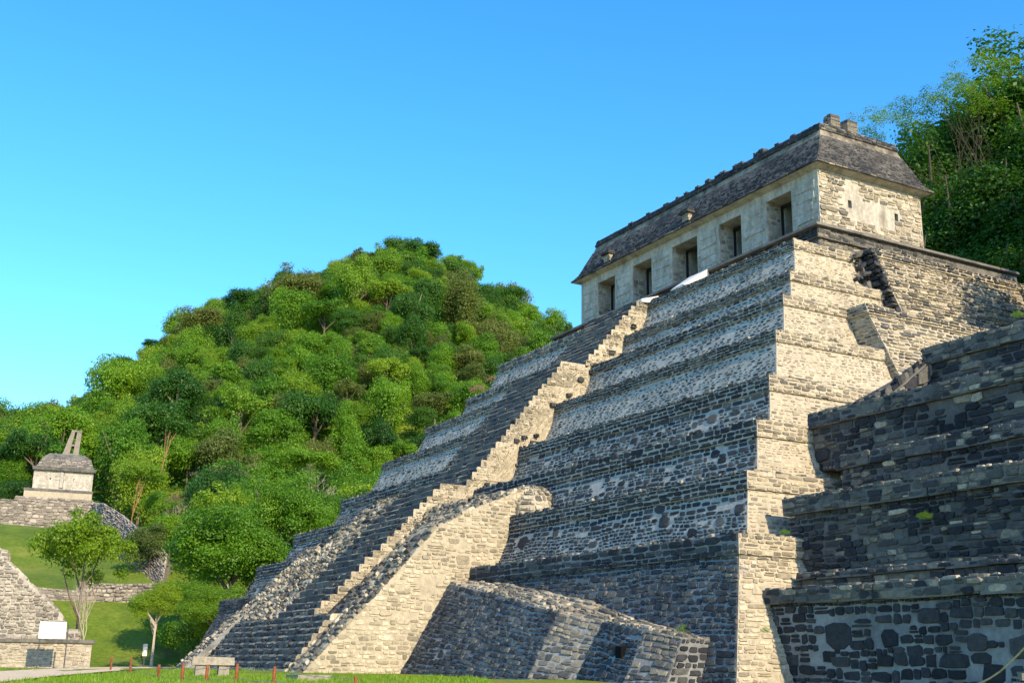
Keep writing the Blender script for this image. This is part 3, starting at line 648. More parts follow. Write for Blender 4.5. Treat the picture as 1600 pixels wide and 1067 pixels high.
# west end wall with two square vents
def holed_wall(xo, depth, U, Vv, holes, parent, mat):
    us = sorted({U[0], U[1], *[h_[0] for h_ in holes], *[h_[1] for h_ in holes]}); vs = sorted({Vv[0], Vv[1], *[h_[2] for h_ in holes], *[h_[3] for h_ in holes]})
    m = MB()
    for i in range(len(us) - 1):
        for j in range(len(vs) - 1):
            cu, cv = (us[i] + us[i + 1]) / 2, (vs[j] + vs[j + 1]) / 2
            if any(h_[0] < cu < h_[1] and h_[2] < cv < h_[3] for h_ in holes): continue
            m.box(xo - depth, xo, us[i], us[i + 1], vs[j], vs[j + 1])
    m.build('end_wall', mat, parent)
vents = [(2.15, 2.42, 25.35, 25.8), (5.7, 5.98, 25.3, 25.75)]
holed_wall(12, 1.0, (1.1, 7.3), (pz, 27.2), vents, tm, M['plaster'])
notv = lambda P: ~np.any([(P[:, 1] > h_[0] - .2) & (P[:, 1] < h_[1] + .2) & (P[:, 2] > h_[2] - .15) & (P[:, 2] < h_[3] + .15) for h_ in vents], axis=0) & (((P[:, 1] - 4.3) ** 2 / 2.2 + (P[:, 2] - 25.3) ** 2 / .6 > 1) & ((P[:, 1] - 2.4) ** 2 / .7 + (P[:, 2] - 25.9) ** 2 / 1.3 > 1))
stones(ts, (12, .02, pz), (12, 7.85, pz), (12, 7.85, 27.1), (12, .02, 27.1), tone=(.5, .98), h=(.16, .34), asp=(1.2, 3.), gap=.035, dep=(.02, .07), mask=notv, jit=.4)
m = MB(); m.box(-12, 12, 7.3, 7.89, pz, 27.2); m.build('back_wall', M['plaster'], tm)
m = MB(); m.box(-12, -11, 1.1, 7.3, pz, 27.2); m.build('end_wall', M['plaster'], tm)
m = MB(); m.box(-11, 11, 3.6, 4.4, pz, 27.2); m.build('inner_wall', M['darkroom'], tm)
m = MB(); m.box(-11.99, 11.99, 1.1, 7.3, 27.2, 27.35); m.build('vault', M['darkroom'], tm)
for d_ in doors:                         # dark strip drawn for the jamb groove's shade, and inner reveal per doorway
    m = MB(); m.box(d_[0] + .004, d_[0] + .07, 1.12, 1.24, pz, 26.6); m.box(d_[0] + .004, d_[1] - .004, 1.12, 1.24, 26.5, 26.65); m.build('groove_strip', M['metal'], tm)
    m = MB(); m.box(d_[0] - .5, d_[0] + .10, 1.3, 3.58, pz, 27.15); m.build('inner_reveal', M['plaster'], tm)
# eaves, mansard, cornice, roof
RF = [(-12.56, 12.56, -.56, 8.45), (-12.5, 12.5, -.5, 8.4), (-12.25, 12.25, -.15, 8.05), (-11.62, 11.62, .72, 7.1)]
m = MB(); m.frus(RF[0], RF[1], 27.33, 27.44)
m.frus(RF[1], RF[2], 27.44, 27.8); m.frus(RF[2], RF[3], 27.8, 29.55); mans = m.build('mansard', M['roof'], tm)
m = MB(); m.frus((-12.05, 12.05, -.05, 7.94), (-12.5, 12.5, -.5, 8.4), 27.2, 27.335); m.build('eave_soffit', M['plaster'], mans)
m = MB(); m.frus((-11.58, 11.58, .76, 7.05), (-11.45, 11.45, .92, 6.9), 29.55, 29.98); m.build('frieze', M['frieze'], tm)
m = MB(); m.frus((-11.5, 11.5, .84, 6.95), (-11.42, 11.42, .95, 6.85), 29.98, 30.42); m.build('roof_cornice', M['roof'], tm)
m = MB(); m.frus((-11.3, 11.3, 1.0, 6.8), (-10.2, 10.2, 2.6, 4.4), 30.42, 31.15); m.build('roof_top', M['white'], tm)
for (A, B, za, zb) in ((RF[1], RF[2], 27.44, 27.8), (RF[2], RF[3], 27.8, 29.5)):
    k = dict(h=(.09, .18), asp=(1, 2.0), gap=.015, dep=(.005, .035), jit=.5, skip=.3)
    stones(ts, (A[0], A[2], za), (A[1], A[2], za), (B[1], B[2], zb), (B[0], B[2], zb), tone=(.0, .22), **k)
    stones(ts, (A[1], A[2], za), (A[1], A[3], za), (B[1], B[3], zb), (B[1], B[2], zb), tone=(.08, .42), **k)
k = dict(h=(.14, .24), asp=(1.2, 3), gap=.02, dep=(.01, .05), jit=.35)
stones(ts, (-11.5, .84, 29.98), (11.5, .84, 29.98), (11.42, .95, 30.42), (-11.42, .95, 30.42), tone=(.02, .3), **k)
stones(ts, (11.5, .84, 29.98), (11.5, 6.95, 29.98), (11.42, 6.85, 30.42), (11.42, .95, 30.42), tone=(.15, .6), **k)
for p_, q_ in (((-12.56, -.56), (12.56, -.56)), ((12.56, -.56), (12.56, 8.45))):
    stones(ts, (*p_, 27.335), (*q_, 27.335), (*q_, 27.44), (*p_, 27.44), tone=(.2, .7), h=(.1, .11), asp=(3, 7), gap=.012, dep=(.01, .05))
def stub(x, y, w, d_, z, h_, tone=.3, name='roof_comb_stub'):
    m = MB(); n = max(2, int(h_ / .16))
    for r in range(n):
        m.tone = tone + random.uniform(-.12, .15); zz = z + h_ * r / n
        m.jbox(x - w / 2, x + random.uniform(-.05, .05), y - d_ / 2, y + d_ / 2, zz, zz + h_ / n - .01, .03)
        m.tone = tone + random.uniform(-.12, .15); m.jbox(x + .02, x + w / 2, y - d_ / 2, y + d_ / 2, zz, zz + h_ / n - .01, .03)
    return m.build(name, M['stone'], tm)
stub(10.7, 2.6, .6, .7, 30.75, .75, .45); stub(10.6, 4.0, .65, .8, 30.75, .75, .45)
for x, h_ in [(6.4, .4), (5.9, .35), (4.6, .22), (4.0, .25), (2.9, .28), (2.3, .2), (1.2, .3), (.2, .2), (-.9, .18), (-1.8, .2), (-3.2, .14), (-5.2, .14), (7.8, .16), (9.1, .16), (-7.2, .12)]:
    stub(x + random.uniform(-.1, .1), 1.15, random.uniform(.25, .5), .4, 30.35, h_ * .75 + .1, .3)
for x, z in ((.55, 28.0), (-8.35, 27.95)):        # stucco remnants on the roof slope
    stub(x, .0, .7, .5, z - .15, .5, .75, 'stucco_relief'); stub(x, -.1, 1.0, .7, z + .35, .16, .25, 'stucco_relief'); stub(x, .0, .6, .5, z + .5, .18, .3, 'stucco_relief')

# ------------------------------------------------------------------ things on the left: small ruin, temple of the hill, walls
def local_frame(px, d, py=1000):
    P = spot(px, py, d); v = P - CP; return P, math.atan2(v[1], v[0]) - math.pi / 2
def local_thing(name, label, cat, px, d, z=None, group=None, turn=0):
    P, r = local_frame(px, d); zz = float(G(P[0], P[1])) if z is None else z
    o = thing(name, label, cat, (P[0], P[1], zz), group, r + turn); return o
class LStore(Store): pass
def loc_stones(parent_, mat=None):
    s = Store(); STORES_L.append((parent_, s, mat or M['stone'])); return s
STORES_L = []
def emit_local(th, s, mat, limit):
    V = np.concatenate(s.V); t = np.concatenate(s.t); ar = np.concatenate(s.a); n = len(V)
    order = np.argsort(-ar); pick = order[:limit]; rest = np.ones(n, bool); rest[pick] = False; R = V[rest]
    if len(R):
        b = (np.arange(len(R)) * 17)[:, None, None]
        o = link('stone_facing', mesh_np('stone_facing', R.reshape(-1, 3), quads=(SQ[None] + b).reshape(-1, 4), tris=(ST[None] + b).reshape(-1, 3), mats=[mat], tone=np.repeat(t[rest], 17)), th); o['kind'] = 'stuff'
    for i in pick:
        c = V[i, :8].mean(0); o = link('stone', mesh_np('stone', V[i] - c, quads=SQ, tris=ST, mats=[mat], tone=np.repeat(t[i], 17)), th); o.location = c
lruin = local_thing('low_ruin', 'low pinkish rubble ruin with a sloping stepped top behind the white sign', 'ruin', 66, 90, z=0)
ls = loc_stones(lruin, M['slope_stone'])
k_ = 90 / 1837 * 1.03     # metres per photo pixel out there
bx = lambda px: (px - 66) * k_
bz = lambda py: (1040 - py) * k_
m = MB(); m.box(bx(-160), bx(131), 0, 7, -.3, bz(1006)); m.build('base_wall', M['mortar_cream'], lruin, local=True)
m = MB(); m.box(bx(-160), bx(135), -.18, 7.2, bz(1006), bz(1001.5)); m.build('ledge', M['cap'], lruin, local=True)
prf = [(-160, 1002), (113, 1002), (112, 990), (92, 989), (90, 974), (75, 956), (40, 926), (20, 907), (9, 897), (8, 886), (-10, 880), (-160, 860)]
m = MB(); m.prism_y([(bx(a), bz(b)) for a, b in prf], .5, 6.5); m.build('upper_wall', M['mortar'], lruin, local=True)
xp = [bx(a) for a, b in prf[1:]][::-1]; zp = [bz(b) for a, b in prf[1:]][::-1]
stones(ls, (bx(-160), 0, 0), (bx(131), 0, 0), (bx(131), 0, bz(1006)), (bx(-160), 0, bz(1006)), tone=(.5, 1), h=(.18, .34), asp=(1, 2.4), gap=.05, dep=(.02, .07))
stones(ls, (bx(-160), .5, bz(1002)), (bx(113), .5, bz(1002)), (bx(113), .5, bz(860)), (bx(-160), .5, bz(860)), tone=(.35, .95), h=(.16, .32), asp=(.9, 2.2), gap=.03, dep=(.03, .14), jit=.45, mask=lambda P: P[:, 2] < np.interp(P[:, 0], xp, zp) - .08)
for i in range(1, len(prf) - 2):
    (a, b), (c, d_) = prf[i], prf[i + 1]
    stones(ls, (bx(c), .5, bz(d_)), (bx(a), .5, bz(b)), (bx(a), 3, bz(b)), (bx(c), 3, bz(d_)), tone=(.5, 1), h=(.2, .35), asp=(.9, 2), gap=.03, dep=(.04, .16), jit=.5)
# temple on the hillside
dT = 200; cT, rT = local_frame(97, dT, 770); zT = spot(97, 772, dT)[2]
ht = thing('hillside_temple', 'small pale stone temple with tall pierced roof comb on the grassy hillside', 'temple', (cT[0], cT[1], zT), None, rT)
kt = dT / 1837 * 1.01
tx = lambda px: (px - 97) * kt
tz = lambda py: (772 - py) * kt + .35
hs = loc_stones(ht, M['slope_stone'])
m = MB(); m.box(tx(46), tx(138), -.9, 9, tz(786), tz(773)); m.build('plinth', M['mortar_cream'], ht, local=True)
m = MB(); m.box(tx(45), tx(139), -1.0, 9.1, tz(773), tz(769.5)); m.build('plinth_ledge', M['cap'], ht, local=True)
m = MB()
for a, b in ((56, 94.8), (97.2, 137)): m.box(tx(a), tx(b), 0, 8, tz(769.5), tz(742))
m.box(tx(94.8), tx(97.2), .35, 7.6, tz(769.5), tz(742)); m.build('wall', M['plaster'], ht, local=True)
for px in (79, 111): m = MB(); m.box(tx(px) - .12, tx(px) + .12, -.02, .3, tz(755), tz(752)); m.build('vent', M['metal'], ht, local=True)  # solid dark boxes drawn for the shade inside the vents
m = MB(); m.box(tx(92), tx(96.5), -.25, .2, tz(766), tz(744)); m.build('buttress_strip', M['mortar'], ht, local=True)
m = MB(); m.frus((tx(54), tx(140), -.5, 8.5), (tx(53), tx(141), -.6, 8.6), tz(742), tz(737.5)); m.build('eave', M['cap'], ht, local=True)
m = MB(); m.frus((tx(58), tx(137), -.2, 8.2), (tx(65), tx(132), .9, 7.1), tz(737.5), tz(722)); m.frus((tx(65), tx(132), .9, 7.1), (tx(74), tx(122), 2, 6), tz(722), tz(714)); m.build('roof', M['cap'], ht, local=True)
stones(hs, (tx(58), -.2, tz(737)), (tx(137), -.2, tz(737)), (tx(132), .9, tz(722)), (tx(65), .9, tz(722)), tone=(.2, .8), h=(.25, .45), asp=(1, 2.5), gap=.05, dep=(.03, .12))
stones(hs, (tx(56), 0, tz(769)), (tx(137), 0, tz(769)), (tx(137), 0, tz(743)), (tx(56), 0, tz(743)), tone=(.8, 1), h=(.3, .5), asp=(1, 2.5), gap=.05, dep=(.01, .04), skip=.5)
m = MB(); y = 3.9
def post(x0b, x1b, x0t, x1t, z0_, z1_):
    m.hexa([(x0b, y - .9, z0_), (x1b, y - .9, z0_), (x1b, y + .9, z0_), (x0b, y + .9, z0_), (x0t, y - .7, z1_), (x1t, y - .7, z1_), (x1t, y + .7, z1_), (x0t, y + .7, z1_)])
post(tx(91), tx(100.5), tx(100.5), tx(105.5), tz(714), tz(677)); post(tx(105.5), tx(113.5), tx(108.5), tx(115), tz(714), tz(677))
m.box(tx(100.3), tx(115.2), y - .75, y + .75, tz(678), tz(675.5)); m.box(tx(97), tx(112), y - .6, y + .6, tz(699.5), tz(696.5)); m.box(tx(91), tx(113), y - .8, y + .8, tz(716), tz(711))
m.build('roof_comb', M['slope_stone'], ht, local=True)
hm = thing('temple_mound', 'stepped rubble base below the hillside temple with grey stone slope descending right', 'mound', (cT[0], cT[1], zT - 3), None, rT)
ms_ = loc_stones(hm, M['slope_stone'])
tz2 = lambda py: tz(py) + 3
for a, b, y, p0, p1 in ((36, 140, -1.8, 792, 783), (16, 146, -3.2, 815, 790)):
    m = MB(); m.frus((tx(a) - .6, tx(b) + .6, y - .5, 12), (tx(a), tx(b), y, 12), tz2(p0 + 20), tz2(p1)); m.build('terrace', M['slope_stone'], hm, local=True)
    stones(ms_, (tx(a) - .6, y - .5, tz2(p0 + 20)), (tx(b) + .6, y - .5, tz2(p0 + 20)), (tx(b), y, tz2(p1)), (tx(a), y, tz2(p1)), tone=(.3, .9), h=(.3, .6), asp=(1, 2.4), gap=.06, dep=(.04, .25), jit=.5)
# stone slope coming down to the right of the mound
sl_ = [(135, 782, 812, 194), (165, 788, 842, 186), (195, 806, 868, 178), (222, 828, 888, 170), (246, 846, 905, 162), (262, 866, 925, 154)]
rsl = thing('rubble_slope_ruin', 'collapsed grey rubble stair descending right from the hillside temple behind the trees', 'ruin', tuple(tspot(205, 850)), None)
s_ = store(rsl, M['slope_stone']); lo_, hi_ = [], []
for (px, y0, y1, d) in sl_:
    b_ = tspot(px - 10, y1); db = math.hypot(*(b_ - CP)[:2]); lo_.append(b_ - np.array([0, 0, .3])); hi_.append(spot(px, y0, db + 7))
m = MB()
for i in range(len(lo_) - 1):
    bk2 = np.array([FW[0], FW[1], 0]) * 9; dn = np.array([0, 0, 14.])
    m.hexa([lo_[i] - dn, lo_[i + 1] - dn, lo_[i + 1] - dn + bk2 * 1.8, lo_[i] - dn + bk2 * 1.8, lo_[i], lo_[i + 1], lo_[i + 1] + bk2 * 1.8 - dn * .3, lo_[i] + bk2 * 1.8 - dn * .3])
    m.hexa([lo_[i], lo_[i + 1], hi_[i + 1] - dn * .35 + bk2, hi_[i] - dn * .35 + bk2, lo_[i] + np.array([0, 0, .02]), lo_[i + 1] + np.array([0, 0, .02]), hi_[i + 1], hi_[i]])
    for k in range(3):
        f0, f1 = k / 3, (k + 1) / 3; L2 = lambda j, f: lo_[j] * (1 - f) + hi_[j] * f + np.array([0, 0, .12 * math.sin(j * 2.1 + f * 5)])
        stones(s_, L2(i, f0), L2(i + 1, f0), L2(i + 1, f1), L2(i, f1), tone=(.35, 1), h=(.3, .65), asp=(.9, 2), gap=.06, dep=(.06, .4), jit=.5)
m.tone = .6; m.build('rubble_core', M['slope_stone'], rsl)

# low retaining wall across the slope
rw = thing('retaining_wall', 'long low stone retaining wall between two grassy slopes behind the yellow-green tree', 'wall', tuple(spot(130, 922, 131)))
s_ = store(rw, M['slope_stone']); m = MB()
wp = [(x, y) for x, y in ((-40, 916), (20, 916), (60, 918), (120, 923), (180, 926), (240, 925))]
for i in range(len(wp) - 1):
    a, b = spot(wp[i][0], wp[i][1] + 4, 131), spot(wp[i + 1][0], wp[i + 1][1] + 4, 131)
    u = np.array([0, 0, 1.25]); bk_ = np.array([RT[1] * 0 + FW[0], FW[1], 0]) * 3
    if i < 3: m.hexa([a - u, b - u, b - u + bk_, a - u + bk_, a + u * .25, b + u * .25, b + u * .25 + bk_, a + u * .25 + bk_]); stones(s_, a - u, b - u, b + u * .25, a + u * .25, tone=(.2, .8), h=(.2, .4), asp=(1, 2.5), gap=.04, dep=(.03, .12))
    else:
        u = u * 1.9; m.hexa([a - u, b - u, b - u + bk_, a - u + bk_, a + u * .5, b + u * .5, b + u * .5 + bk_, a + u * .5 + bk_]); stones(s_, a - u, b - u, b + u * .5, a + u * .5, tone=(.3, 1), h=(.3, .55), asp=(.9, 2), gap=.04, dep=(.05, .25), jit=.5)
m.build('wall_core', M['slope_stone'], rw)

# signs, bench, posts
sg = local_thing('information_sign', 'white blank information board on two grey posts in front of the low ruin', 'sign', 79, 86.8, z=0)
ks = 86.8 / 1837 * 1.03
for px in (62.5, 97.5):
    m = MB(); m.box((px + 2.5 - 79) * ks - .04, (px + 2.5 - 79) * ks + .04, -.04, .04, -.1, 2.9); m.build('post', M['metal'], sg, local=True)
m = MB(); m.box(-.78, .9, -.10, -.045, 1.95, 3.05); pn_ = m.build('panel', M['signwhite'], sg, local=True)
m = MB(); m.box(-.80, .92, -.045, .0, 1.93, 1.97); m.box(-.80, .92, -.045, .0, 3.03, 3.07); m.build('panel_frame', M['metal'], pn_, local=True)
sg2 = local_thing('notice_sign', 'small white upright notice on a short post by the shaded lawn', 'sign', 228, 108, z=0)
m = MB(); m.box(-.18, .18, -.03, .03, .95, 1.95); m.build('panel', M['signwhite'], sg2, local=True)
m = MB(); m.box(-.05, .05, -.0, .08, -.1, .95); m.build('post', M['metal'], sg2, local=True)
P = gspot(330, 1056); bn = thing('stone_bench', 'grey stone slab bench on block legs in front of the stairway foot', 'bench', tuple(P), None, math.atan2(P[1] - CP[1], P[0] - CP[0]) - math.pi / 2 + .1)
kb_ = np.linalg.norm((P - CP)[:2]) / 1837
m = MB(); m.tone = .8
m.add([(-30 * kb_, -.25, 16 * kb_), (31 * kb_, -.3, 16 * kb_), (32 * kb_, .32, 16 * kb_), (-29 * kb_, .3, 16 * kb_), (-29 * kb_, -.27, 28 * kb_), (30 * kb_, -.29, 27 * kb_), (31 * kb_, .3, 27 * kb_), (-28 * kb_, .3, 28 * kb_)],
      [(3, 2, 1, 0), (4, 5, 6, 7), (0, 1, 5, 4), (1, 2, 6, 5), (2, 3, 7, 6), (3, 0, 4, 7)]); m.build('seat', M['bench'], bn, local=True)
for x0, x1 in ((-24, -4), (9, 24)):
    m = MB(); m.tone = .5; m.jbox(x0 * kb_, x1 * kb_, -.2, .22, -.05, 16 * kb_, .02); m.build('leg', M['bench'], bn, local=True)
P = gspot(481, 1062); sb = thing('stone_slab', 'flat reddish stone slab lying on the grass at the stairway foot', 'slab', tuple(P), None, math.atan2(P[1] - CP[1], P[0] - CP[0]) - math.pi / 2 + .25)
m = MB(); m.tone = .6; m.jbox(-.52, .5, -.8, .8, -.02, .14, .03); m.build('slab_body', M['bench'], sb, local=True)
posts = [(142, 1039, 12), (172.5, 1047, 20), (203, 1049.5, 20), (209, 1039, 12), (237, 1043, 15), (246.5, 1060, 20), (258, 1039.5, 9), (278.5, 1037, 10), (284, 1063, 24), (322, 1064.5, 24), (368.5, 1066, 27), (427, 1068, 25), (554.5, 1072, 14)]
where = ['leftmost and farthest post, beside the end of the low ruin', 'post at the path edge just right of the low ruin', 'near post beside the path, right of the white board', 'far small post in front of the shaded lawn', 'post at the right end of the path, near the notice', 'post standing on the near lawn left of the bench', 'tiny far post right of the notice', 'post beside the left foot of the stairway ramp',
         'post just left of the stone bench', 'post in front of the stone bench', 'post just right of the stone bench', 'post between the bench and the stone slab', 'short post tip at the bottom right of the stone slab']
post_tops = []
p0 = None
for i, (px, py, hp) in enumerate(posts):
    P = gspot(px, py); d = np.linalg.norm((P - CP)[:2]); h_ = hp * d / 1837
    if h_ > 1.0: d = d * 1.0 / h_; h_ = 1.0
    o = thing('fence_post', 'red-brown wooden rope-fence post: ' + where[i], 'post', tuple(P), 'red-brown posts of the rope fence')
    mb = MB(); r_ = .045; mb.tube([(0, 0, -.1), (0.01, 0, h_ * .6), (0, .01, h_)], [r_, r_, r_ * .9], 7); mb.build('shaft', M['rustwood'], o, local=True)
    post_tops.append(np.array([P[0], P[1], P[2] + h_ * .8]))
for name_, seq, lab in (('fence_wire', [1, 2, 5, 8, 9, 10, 11, 12], 'thin wire strung between the near red-brown fence posts'), ('fence_wire', [0, 3, 4, 6, 7], 'thin wire strung between the far red-brown fence posts')):
    mb = MB()
    for zo in (0, -.25):
        pts = []
        for a, b in zip(seq[:-1], seq[1:]):
            for t in (0, .5): pts.append(post_tops[a] * (1 - t) + post_tops[b] * t + np.array([0, 0, zo - (.05 if t else 0)]))
        pts.append(post_tops[seq[-1]] + np.array([0, 0, zo])); mb.tube(pts, .008, 4)
    tag(mb.build(name_, M['wire']), lab, 'wire')
# iron pipe in the corner and the pale rope
mb = MB(); mb.tube([(28.78, -19.55, -.4), (28.66, -19.5, 1.4), (28.5, -19.45, 3.1)], .045, 7); tag(mb.build('iron_pipe', M['rust']), 'rusty iron pipe leaning in the corner between pyramid and dark ruin', 'pipe')
mb = MB(); a, b = spot(1496, 1075, 18), spot(1606, 1006, 16)
mb.tube([a + (b - a) * t + np.array([0, 0, -.12 * math.sin(math.pi * t)]) for t in np.linspace(-.2, 1.3, 12)], .012, 5); tag(mb.build('rope', M['rope']), 'pale rope stretched across the bottom right corner', 'rope')
# near stone steps at the lower right corner
ns = thing('stone_step_remnant', 'sunlit broken stone slabs in the bottom right corner below the rope', 'steps', tuple(spot(1590, 1060, 20)), None, math.atan2(FW[1], FW[0]) - math.pi / 2 - .35)
for i, (x, z, w) in enumerate(((.25, -.33, .9), (.3, -.17, .75), (.42, -.02, .6), (.5, .14, .5))):
    m = MB(); m.tone = random.uniform(.55, .9); m.jbox(x - .35, x + w, -.3 + i * .15, 1.2, z, z + .13, .035); m.build('slab', M['stone'], ns, local=True)

# ------------------------------------------------------------------ vegetation
def crown_mesh(name, seed, nl, per, leaf, rz=.8, spread=.68, lr=(.24, .42), droop=0, up=.35):
    g = np.random.default_rng(seed); V = []; TT = []
    for l in range(nl):
        d = g.normal(0, 1, 3); d /= np.linalg.norm(d); d[2] = abs(d[2]) * .95 - .32 if l % 5 else d[2]
        c = d * spread * g.uniform(.45, 1.08) * np.array([1, 1, rz]); R = g.uniform(*lr)
        n = int(per * (R / np.mean(lr)) ** 2)
        q = g.normal(0, 1, (n, 3)); q /= np.linalg.norm(q, axis=1)[:, None]; q[:, 2] = np.where(g.random(n) < .6, np.abs(q[:, 2]), q[:, 2])
        rr = R * (1 + g.normal(0, .19, (n, 1))) * np.where(g.random((n, 1)) < .25, g.uniform(.4, 1, (n, 1)), 1)
        pos = c + q * rr * np.array([1, 1, .8])
        if droop:
            k = g.random(n) < droop; pos[k, 2] -= g.uniform(0, .9, k.sum()) ** 1.3 * .9
        nn = q * .8 + g.normal(0, .55, (n, 3)) + np.array([0, 0, up]); nn /= np.linalg.norm(nn, axis=1)[:, None]
        t1 = np.cross(nn, g.normal(0, 1, (n, 3))); t1 /= np.linalg.norm(t1, axis=1)[:, None]; t2 = np.cross(nn, t1)
        s = leaf * g.uniform(.55, 1.35, (n, 1)); 
        V.append(np.stack([pos - t1 * s, pos - t2 * s * .55, pos + t1 * s, pos + t2 * s * .55], 1))
        TT.append(np.repeat(np.clip(g.uniform(.1, .9) * .55 + g.uniform(0, .45, n), 0, 1), 4))
    V = np.concatenate(V); n = len(V)
    return mesh_np(name, V.reshape(-1, 3), quads=np.arange(n * 4).reshape(-1, 4), mats=[LM['mid']], tone=np.concatenate(TT))
def trunk_mesh(name, seed, limbs=6, r=.022, fork=.4, mat=None):
    g = random.Random(seed); mb = MB()
    top = (g.uniform(-.04, .04), g.uniform(-.04, .04), .72)
    mb.tube([(0, 0, -.04), (g.uniform(-.01, .01), 0, .15), (top[0] * .5, top[1] * .5, fork), top], [r * 1.5, r, r * .8, r * .25], 7)
    for k in range(limbs):
        w = k * 2.4 + g.uniform(-.4, .4); z = fork * g.uniform(.8, 1.35); e = g.uniform(.16, .3)
        a = (top[0] * .5, top[1] * .5, z); b = (math.cos(w) * e * .5, math.sin(w) * e * .5, z + .1); c = (math.cos(w) * e, math.sin(w) * e, z + g.uniform(.16, .32))
        mb.tube([a, b, c], [r * .6, r * .42, r * .12], 5)
    return mb.mesh(name, mat or M['bark'])
def branchy(name, seed, depth, mat, length=.34, r=.02, split=3, ang=.6, up=.25, stems=1, lean=0):
    g = random.Random(seed); mb = MB(); tips = []
    def grow(p, d, L, r, k):
        q = p + d * L * .5 + Vector((g.uniform(-1, 1), g.uniform(-1, 1), g.uniform(-.5, .5))) * L * .06; e = p + d * L
        mb.tube([p, q, e], [r, r * .8, r * .55], 6 if k > 2 else 4, cap=k == depth)
        if k == 0: tips.append(e); return
        for _ in range(split if k < depth else split):
            nd = (d + Vector((g.gauss(0, 1), g.gauss(0, 1), g.gauss(0, .6))) * ang).normalized(); nd.z += up; nd.normalize()
            grow(p + d * L * g.uniform(.65, 1), nd, L * g.uniform(.6, .82), r * .55, k - 1)
    for s_i in range(stems):
        d = Vector((g.uniform(-.25, .25) * (stems > 1) + lean, g.uniform(-.25, .25) * (stems > 1), 1)).normalized(); grow(Vector((g.uniform(-.02, .02), g.uniform(-.02, .02), -.03)), d, length, r, depth)
    return mb.mesh(name, mat), tips
CROWN = [crown_mesh('crown', 10 + i, 15 + 2 * i, 640, .034, rz=(.75, .95, .7, 1.1, .6, .85)[i], spread=.82, lr=(.14, .46)) for i in range(6)]
CROWND = [crown_mesh('crown', 30 + i, 18, 640, .033, rz=1.0, droop=.4, spread=.78, lr=(.16, .42)) for i in range(3)]
BIG = [crown_mesh('crown', 50 + i, 38, 1250, .0175, rz=.9, lr=(.16, .3), spread=.75) for i in range(2)]
FLAT = [crown_mesh('crown', 60 + i, 26, 480, .027, rz=.35, lr=(.14, .26), spread=.8) for i in range(2)]
WISP = [crown_mesh('crown', 70 + i, 34, 110, .02, rz=.7, lr=(.12, .2), spread=.85) for i in range(2)]
VINY = [crown_mesh('crown', 80 + i, 62, 620, .026, rz=2.3, lr=(.18, .36), spread=.72, droop=.5) for i in range(3)]
AIRY = crown_mesh('crown', 88, 54, 400, .022, rz=.72, lr=(.1, .2), spread=.88)
TRUNK = [trunk_mesh('trunk', 5 + i) for i in range(3)]; TPALE = trunk_mesh('trunk', 9, 7, .02, .45, M['barkpale'])
def add_tree(name, label, cat, loc, H, R, crown, leaf, trunk=None, group=None, zs=1., ch=.66, rz=None, sy=1.):
    o = bpy.data.objects.new(name, None); COL.objects.link(o); o.location = loc; o.rotation_euler = (0, 0, random.uniform(0, 6.28) if rz is None else rz)
    tag(o, label, cat, group)
    t = link('trunk', trunk or random.choice(TRUNK), o); t.scale = (H * .75, H * .75, H)
    c = link('crown', crown, o); c.location = (0, 0, H * ch); c.scale = (R, R * sy, R * zs)
    c.material_slots[0].link = 'OBJECT'; c.material_slots[0].material = LM[leaf]
    return o
FLAT2 = [crown_mesh('crown', 110 + i, 26, 330, .034, rz=.5, lr=(.16, .32), spread=.85) for i in range(2)] + [crown_mesh('crown', 114 + i, 40, 170, .034, rz=.9, lr=(.1, .22), spread=.9) for i in range(2)]
VINY3 = crown_mesh('crown', 118, 30, 360, .034, rz=1.5, lr=(.16, .32), spread=.72, droop=.5)
# forest on the hill ---------------------------------------------------------
KT = {'dark': 'dark green', 'mid': 'mid green', 'lime': 'lime green', 'olive': 'olive green', 'dry': 'dry pinkish brown'}
cand = []; cell = {}
g = np.random.default_rng(3)
def ok(x, y, r):
    ix, iy = int(x // 12), int(y // 12)
    for a in (-1, 0, 1):
        for b in (-1, 0, 1):
            for (u, v, w) in cell.get((ix + a, iy + b), ()):
                if (u - x) ** 2 + (v - y) ** 2 < ((r + w) * .5) ** 2: return False
    cell.setdefault((ix, iy), []).append((x, y, r)); return True
for _ in range(40000):
    a = g.uniform(-.48, .115); d = math.sqrt(g.uniform(140 ** 2, 402 ** 2))
    az_px = a
    if a < -.25 and d < 222: continue
    if a > -.16 and d < 150: continue
    R = float(np.clip(g.lognormal(1.55, .26), 3.2, 8)) * (1.0 if d > 215 else .72)
    x = CP[0] + d * (math.cos(a) * FW[0] + math.sin(a) * RT[0]); y = CP[1] + d * (math.cos(a) * FW[1] + math.sin(a) * RT[1])
    if ok(x, y, R * 1.3): cand.append((x, y, a, d, R))
vis = []
for (x, y, a, d, R) in cand:
    z = float(T(x, y)); q = np.array([x, y, z + R * 1.6]) - CP; zz = q @ CD
    px, py = 800 + FPX * (q @ CR) / zz, 533.5 - FPX * (q @ CU) / zz
    if -60 < px < 940: vis.append((R / zz, x, y, z, a, d, R, px, py))
vis.sort(reverse=True); print('hill trees', len(vis))
extra = vis[290:]; vis = vis[:290]
